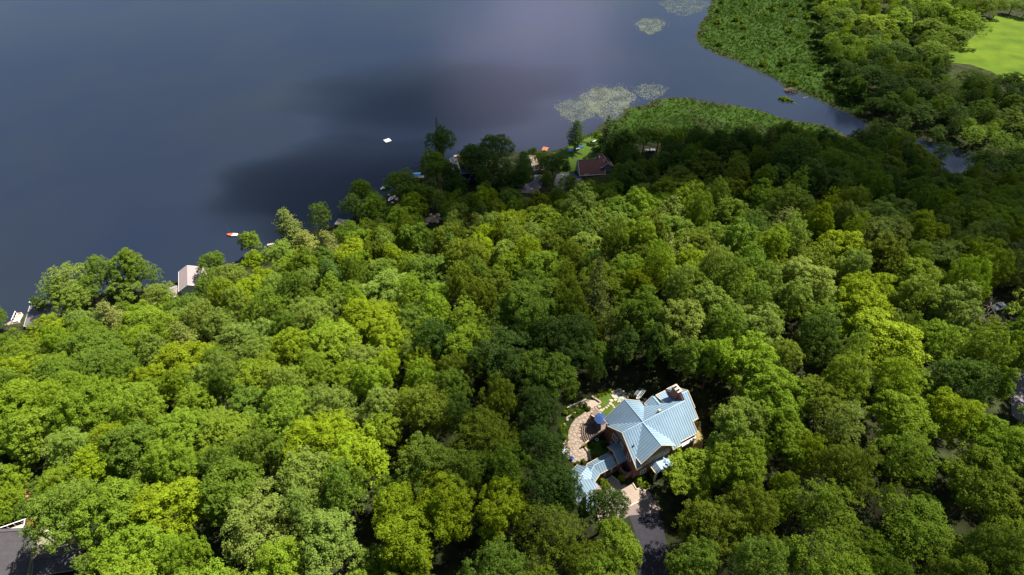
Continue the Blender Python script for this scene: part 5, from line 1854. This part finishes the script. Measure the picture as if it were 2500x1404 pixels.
for (px_, py_, W_, L_, rz, m, lab) in ((1393, 368, 1.9, 1.5, .3, 'tarp_l', 'sky blue tarp spread on the lake lawn'), (1416, 358, 2.8, 1.4, -.25, 'tarp', 'deep blue pointed tarp on the lawn under the lone pine')):
    b = ground(px_, py_, .2)
    mb = MB()
    nx_, ny_ = 8, 6
    for i in range(nx_ + 1):
        for j in range(ny_ + 1):
            x, y = (i / nx_ - .5) * W_ * 1.25, (j / ny_ - .5) * L_ * 1.3
            if m == 'tarp':
                y *= (1.2 - i / nx_ * .8)
            mb.v.append((x, y, .22 + .10 * math.sin(i * 1.7 + j) + .08 * math.cos(j * 2.1)))
    for i in range(nx_):
        for j in range(ny_):
            q = i * (ny_ + 1) + j
            mb.f.append((q, q + 1, q + ny_ + 2, q + ny_ + 1))
    o = mb.build('tarp', m, fix=False)
    o.location = (b[0], b[1], b[2] + .05)
    o.rotation_euler.z = rz
    tag(o, lab, 'tarp')


def car(px_, py_, rz, m, lab):
    b = ground(px_, py_, .8)
    o = empty('parked_car', (b[0], b[1], b[2]), rz, lab, 'car')
    prof = [(-2.1, .35), (-2.15, .75), (-1.9, .95), (-1.0, 1.0), (-.5, 1.42), (.9, 1.45), (1.6, 1.05), (2.1, .95), (2.2, .6), (2.15, .35)]
    MB().hull_between([(p[0], -.85, p[1]) for p in prof], [(p[0], .85, p[1]) for p in prof]).build('body', m, o)
    MB().hull_between([(-.95, -.72, 1.03), (-.5, -.72, 1.47), (.9, -.72, 1.5), (1.5, -.72, 1.1)], [(-.95, .72, 1.03), (-.5, .72, 1.47), (.9, .72, 1.5), (1.5, .72, 1.1)]).build('windows', 'glass', o)
    MB().box(-.45, .85, -.66, .66, 1.47, 1.53).build('car_roof', m, o)
    for x in (-1.35, 1.35):
        for y in (-.8, .8):
            MB().tube((x, y - .12, .32), (x, y + .12, .32), .32, .32, 12).build('wheel', 'pipe', o)
    for y in (-.6, .6):
        MB().box(-2.19, -2.1, y - .18, y + .18, .62, .78).build('headlight', 'glass', o)


for (px_, py_, lab) in ((1373, 427, 'small white stone at the bend of the cottage driveway'), (1297, 461, 'small white stone at the edge of the shaded drive under the spruces')):
    b = ground(px_, py_, .3)
    mb = MB()
    mb.hull_between([(.55 * math.cos(k * .9) * (1 + .1 * (k % 2)), .4 * math.sin(k * .9), 0) for k in range(7)], [(.4 * math.cos(k * .9) * (1 + .1 * (k % 2)), .28 * math.sin(k * .9), .5) for k in range(7)])
    o = mb.build('white_stone', 'hull')
    o.location = (b[0], b[1], b[2] + .05)
    tag(o, lab, 'stone')
car(2440, 748, .3, 'hull', 'white car glimpsed through the bare grey tree')
# buoy on the brown pool
b = at_z(2195, 258, .2)
b = ground(2195, 258, .3)
bm = bmesh.new()
bmesh.ops.create_uvsphere(bm, u_segments=12, v_segments=8, radius=.55)
me = bpy.data.meshes.new('buoy')
bm.to_mesh(me)
bm.free()
me.materials.append(MT['hull'])
o = link('buoy', me)
o.location = (b[0], b[1], b[2] + .5)
tag(o, 'tiny pale turquoise ball at the edge of the far wood', 'buoy')
# twig mound on the marsh edge
b = at_z(1931, 222, .3)
r = empty('twig_mound', (b[0], b[1], .1), 0, 'grey-brown mound of piled twigs at the marsh edge', 'twig mound')
rr = random.Random(2)
mb = MB()
for k in range(420):
    a, q = rr.uniform(0, 6.28), math.sqrt(rr.random())
    x, y = 3.6 * q * math.cos(a), 2.6 * q * math.sin(a)
    z = 1.5 * (1 - q * q) + rr.uniform(-.1, .15)
    d = Vector((rr.uniform(-1, 1), rr.uniform(-1, 1), rr.uniform(-.25, .5))).normalized() * rr.uniform(.6, 1.6)
    mb.tube((x, y, z), (x + d.x, y + d.y, z + d.z), .06, .03, 3, False)
mb.build('sticks', 'twig', r, fix=False)['kind'] = 'stuff'
mb = MB()
mb.v = [(0, 0, 1.4)] + [(3.7 * math.cos(k * .524), 2.7 * math.sin(k * .524), -.3) for k in range(12)]
mb.f = [(0, 1 + k, 1 + (k + 1) % 12) for k in range(12)]
mb.build('mud_core', 'floor', r, fix=False)
# islet
b = at_z(1915, 243, .2)
for (dx, dy, R) in ((0, 0, 2.0), (-1.8, .7, 1.5), (1.9, -1.3, 1.5), (3.4, -2.3, 1.1), (-.7, -1.3, 1.3)):
    bush(0, 0, R, 'M', {2.0: 'tallest bush of the tiny islet in the creek mouth', 1.5: 'left bush of the tiny islet' if dx < 0 else 'right bush of the tiny islet', 1.1: 'lowest outer bush at the right tip of the tiny islet', 1.3: 'front bush of the tiny islet'}[R],
         base=(b[0] + dx, b[1] + dy, .05), group='bushes of the creek islet')
ip = [(b[0] + 4.2 * math.cos(k * .628) + .6, b[1] + 2.4 * math.sin(k * .628) - .5 - 1.1 * math.cos(k * .628)) for k in range(10)]
tag(MB().prism(ip, -1.5, .12).build('islet', 'marshsoil'), kind='structure')
# sunken logs
for (x0_, y0_, x1_, y1_) in ((1935, 250, 1952, 258), (1960, 240, 1975, 236)):
    a, c = at_z(x0_, y0_, .1), at_z(x1_, y1_, .1)
    o = MB().tube(tuple(a), tuple(c), .16, .08, 6).build('drift_log', 'deadwood')
    tag(o, 'thin grey log in the creek mouth ' + ('right of the islet' if x0_ == 1935 else 'beside the twig mound'), 'log')
# pale rocks in the clearing
rr = random.Random(9)
for k in range(12):
    px_, py_ = [(1035, 533), (1048, 540), (1060, 530), (1068, 541), (1078, 533), (1052, 524), (1070, 525), (1042, 546), (968, 486), (962, 478), (948, 476), (958, 494)][k]
    b = ground(px_, py_, .3)
    bm = bmesh.new()
    bmesh.ops.create_icosphere(bm, subdivisions=1, radius=rr.uniform(.6, 1.2))
    for v in bm.verts:
        v.co *= 1 + rr.uniform(-.25, .25)
        v.co.z *= .6
    me = bpy.data.meshes.new('boulder')
    bm.to_mesh(me)
    bm.free()
    me.materials.append(MT['stone'])
    o = link('boulder', me)
    o.location = (b[0], b[1], b[2] + .2)
    tag(o, 'pale boulder, %s %s' % (ORD[k % 8 if k < 8 else k - 8].replace('nearest', 'first'), 'in the pale rock clearing inside the wood' if k < 8 else 'in the shore gap by the rowing boat'), 'boulder', 'pale rocks showing through the wood')

# ---------------- dark grey roof in the bottom left corner
gd = ground(40, 1350, 5.5)
zg = hz(gd[0], gd[1]) + 7.5
bd, h, x0, x1 = cottage('grey_roofed_house', (-150, 1306), (88, 1293), zg, 7.6, .6, .45, 'shingle_dk', 'stucco', 'tan house under a big dark grey roof in the bottom left corner', wins=(), overh=.1, trim_m='shingle_dk')
cottage('house_wing', (82, 1366), (182, 1352), zg - 3.0, 2.6, 3.0, .55, 'shingle_dk', 'stucco', 'low wing with shaded dark roof right of the big grey roof', cat='house wing', trim_m='stucco')
b = at_z(52, 1284, zg - .6)
dk3 = empty('timber_deck', (b[0], b[1], zg - 1.6), .42, 'pale deck with white railing behind the big dark grey roof', 'deck')
for k in range(14):
    MB().box(-4 + k * .6, -4 + k * .6 + .56, -2.6, 1.2, -.1, 0).build('plank', 'stone', dk3)
MB().box(-4, 4.4, 1.15, 1.3, 1.0, 1.12).build('handrail', 'white', dk3)
for k in range(8):
    MB().box(-4 + k * 1.19, -3.92 + k * 1.19, 1.18, 1.27, -.1, 1.0).build('rail_post', 'white', dk3)
MB().box(.4, .55, -1.4, 1.15, 1.0, 1.12).build('handrail', 'white', dk3)
for x in (-3.8, 4.2):
    for y in (-2.3, 1.0):
        MB().box(x - .12, x + .12, y - .12, y + .12, -6, -.1).build('deck_post', 'white', dk3)
b = at_z(79, 1280, zg - 1.2)
o = empty('deck_lounger', (b[0], b[1], zg - 1.59), 1.2, 'red-cushioned lounger on the pale deck', 'lounger')
MB().box(-.45, .45, -.9, .5, .3, .42).build('cushion', 'red', o)
MB().hull_between([(-.45, .5, .3), (.45, .5, .3), (.45, .6, .4), (-.45, .6, .4)], [(-.45, 1.0, .9), (.45, 1.0, .9), (.45, 1.08, .95), (-.45, 1.08, .95)]).build('backrest', 'red', o)
for x in (-.4, .4):
    for y in (-.8, .6):
        MB().box(x - .03, x + .03, y - .03, y + .03, 0, .3).build('leg', 'white', o)
# fallen pale trunks left side
for (a_, c_) in (((70, 1182), (88, 1200)), ((78, 1180), (92, 1192))):
    a, c = ground(*a_, 1.), ground(*c_, 1.)
    tag(MB().tube((a[0], a[1], a[2] + 1.2), (c[0], c[1], c[2] + .6), .16, .10, 6).build('fallen_trunk', 'deadwood'), 'fallen pale trunk on the bare earth, ' + ('longer lower one' if a_[0] == 70 else 'shorter upper one'), 'log')

# ------------------------------------------------------------------ clouds that shade the wood
mcl = bpy.data.materials.new('cloud_vapour')
mcl.use_nodes = True
tn = mcl.node_tree
for n_ in list(tn.nodes):
    if n_.type != 'OUTPUT_MATERIAL':
        tn.nodes.remove(n_)
pv = N(tn, 'ShaderNodeVolumePrincipled')
pv.inputs['Color'].default_value = (.97, .97, .98, 1)
pv.inputs['Density'].default_value = .040
tn.links.new(pv.outputs[0], tn.nodes['Material Output'].inputs['Volume'])
MT['cloud'] = mcl


def cloud(px_, py_, zg_, rx, ry, rz_, thick, alt, seed, lab):
    g = at_z(px_, py_, zg_)
    k = (alt - zg_) / LDIR.z
    c = Vector((g[0], g[1], zg_)) + LDIR * k
    bm = bmesh.new()
    bmesh.ops.create_icosphere(bm, subdivisions=4, radius=1)
    rr = random.Random(seed)
    ph = [rr.uniform(0, 6) for _ in range(6)]
    for v in bm.verts:
        p = v.co
        f = 1 + .14 * math.sin(3 * p.x + ph[0]) * math.cos(3.3 * p.y + ph[1]) + .08 * math.sin(7 * p.x + ph[2]) * math.sin(6.3 * p.y + ph[3]) + .04 * math.sin(13 * p.y + ph[4] + 5 * p.x)
        v.co = Vector((p.x * rx * f, p.y * ry * f, p.z * thick * max(.02, 1 - p.x * p.x - p.y * p.y) ** 1.3 * (1 + .3 * (f - 1) * 3) * (1 if p.z > 0 else .6)))
    me = bpy.data.meshes.new('cloud')
    bm.to_mesh(me)
    bm.free()
    me.materials.append(mcl)
    for p in me.polygons:
        p.use_smooth = True
    o = link('cloud', me)
    o.location = c
    o.rotation_euler.z = rz_
    tag(o, lab, 'cloud')
    return o


CLOUDS = [(2270, 265, 2, 85, 50, -.1, 15, 430, 8, 'small thin cloud above the far bank, out of the picture'),
          (2050, 455, 14, 190, 88, -.27, 36, 420, 1, 'broad cloud above the far side of the wood, out of the picture'),
          (2400, 600, 30, 95, 72, -.3, 34, 425, 7, 'thick cloud above the right edge of the wood, out of the picture'),
          (1250, 1020, 36, 30, 78, -.25, 15, 400, 2, 'narrow cloud above the middle of the wood, out of the picture'),
          (1340, 470, 14, 100, 62, -.1, 36, 410, 4, 'small cloud above the cottages, out of the picture'),
          (880, 450, 0, 72, 54, .35, 36, 405, 5, 'small cloud above the shore water, out of the picture'),
          (1080, 230, 0, 90, 60, .2, 26, 415, 6, 'small cloud above the open lake, out of the picture'),
          (2200, 1330, 48, 60, 36, .1, 13, 400, 3, 'small cloud above the lower right wood, out of the picture')]
for a in CLOUDS:
    cloud(*a)

# ------------------------------------------------------------------ names for the trees: each by its look and its place beside a landmark
sec = {}
for i, (r, px_, py_, tone, kind, R, H) in enumerate(TREES):
    best = min(LANDMARKS, key=lambda q: math.hypot(q[0][0] - px_, q[0][1] - py_))
    dx, dy = px_ - best[0][0], -(py_ - best[0][1])
    s_ = int(round(math.atan2(dy, dx) / (math.pi / 4))) % 8
    sec.setdefault((best[1], s_), []).append((math.hypot(dx, dy), i))
for (lm, s_), L_ in sec.items():
    L_.sort()
    for k, (d, i) in enumerate(L_):
        r, px_, py_, tone, kind, R, H = TREES[i]
        size = 'broad' if R > 6.6 else ('small' if R < 4 else 'medium')
        form = {'domed': 'smooth-crowned', 'maple': 'round-lobed', 'oak': 'dense', 'birch': 'feathery', 'sapling': 'young', 'pine': 'plumed', 'spruce': 'pointed'}[kind]
        if kind in ('pine', 'spruce'):
            size = 'tall' if H > 17 else 'small'
        tag(r, '%s %s %s tree, %s %s %s' % (size, TWORD[tone], form if kind not in ('pine', 'spruce') else form, ORD[k], DIRS[s_], lm), 'tree',
            {'maple': 'broadleaf trees of the wood', 'domed': 'smooth crowned trees of the wood', 'oak': 'dense crowned trees of the wood', 'birch': 'feathery trees of the wood', 'sapling': 'young trees filling gaps in the wood', 'pine': 'pines in the wood', 'spruce': 'spruces in the wood'}[kind])
cnt = 0
BUSHES.sort(key=lambda b: (round(b[2] / 60), b[1]))
rows = {}
for o, px_, py_, R in BUSHES:
    rows.setdefault(int(py_ // 40), []).append((px_, o, R))
for q, L_ in rows.items():
    L_.sort(key=lambda a: a[0])
    for k, (px_, o, R) in enumerate(L_):
        o['label'] = '%s marsh bush, %s from the lake side in the %s row of the far marsh' % ('big' if R > 1.9 else 'small', ORD[k].replace('nearest', 'first'), ORD[q + 1].replace('nearest', 'first') if q >= 0 else 'topmost')
        o['category'] = 'shrub'
print('trees', len(TREES), 'bushes', len(BUSHES))

from collections import Counter
print(Counter(t[4] for t in TREES), 'unique tris', sum(sum(len(p.vertices) - 2 for p in m.polygons) for m in bpy.data.meshes))
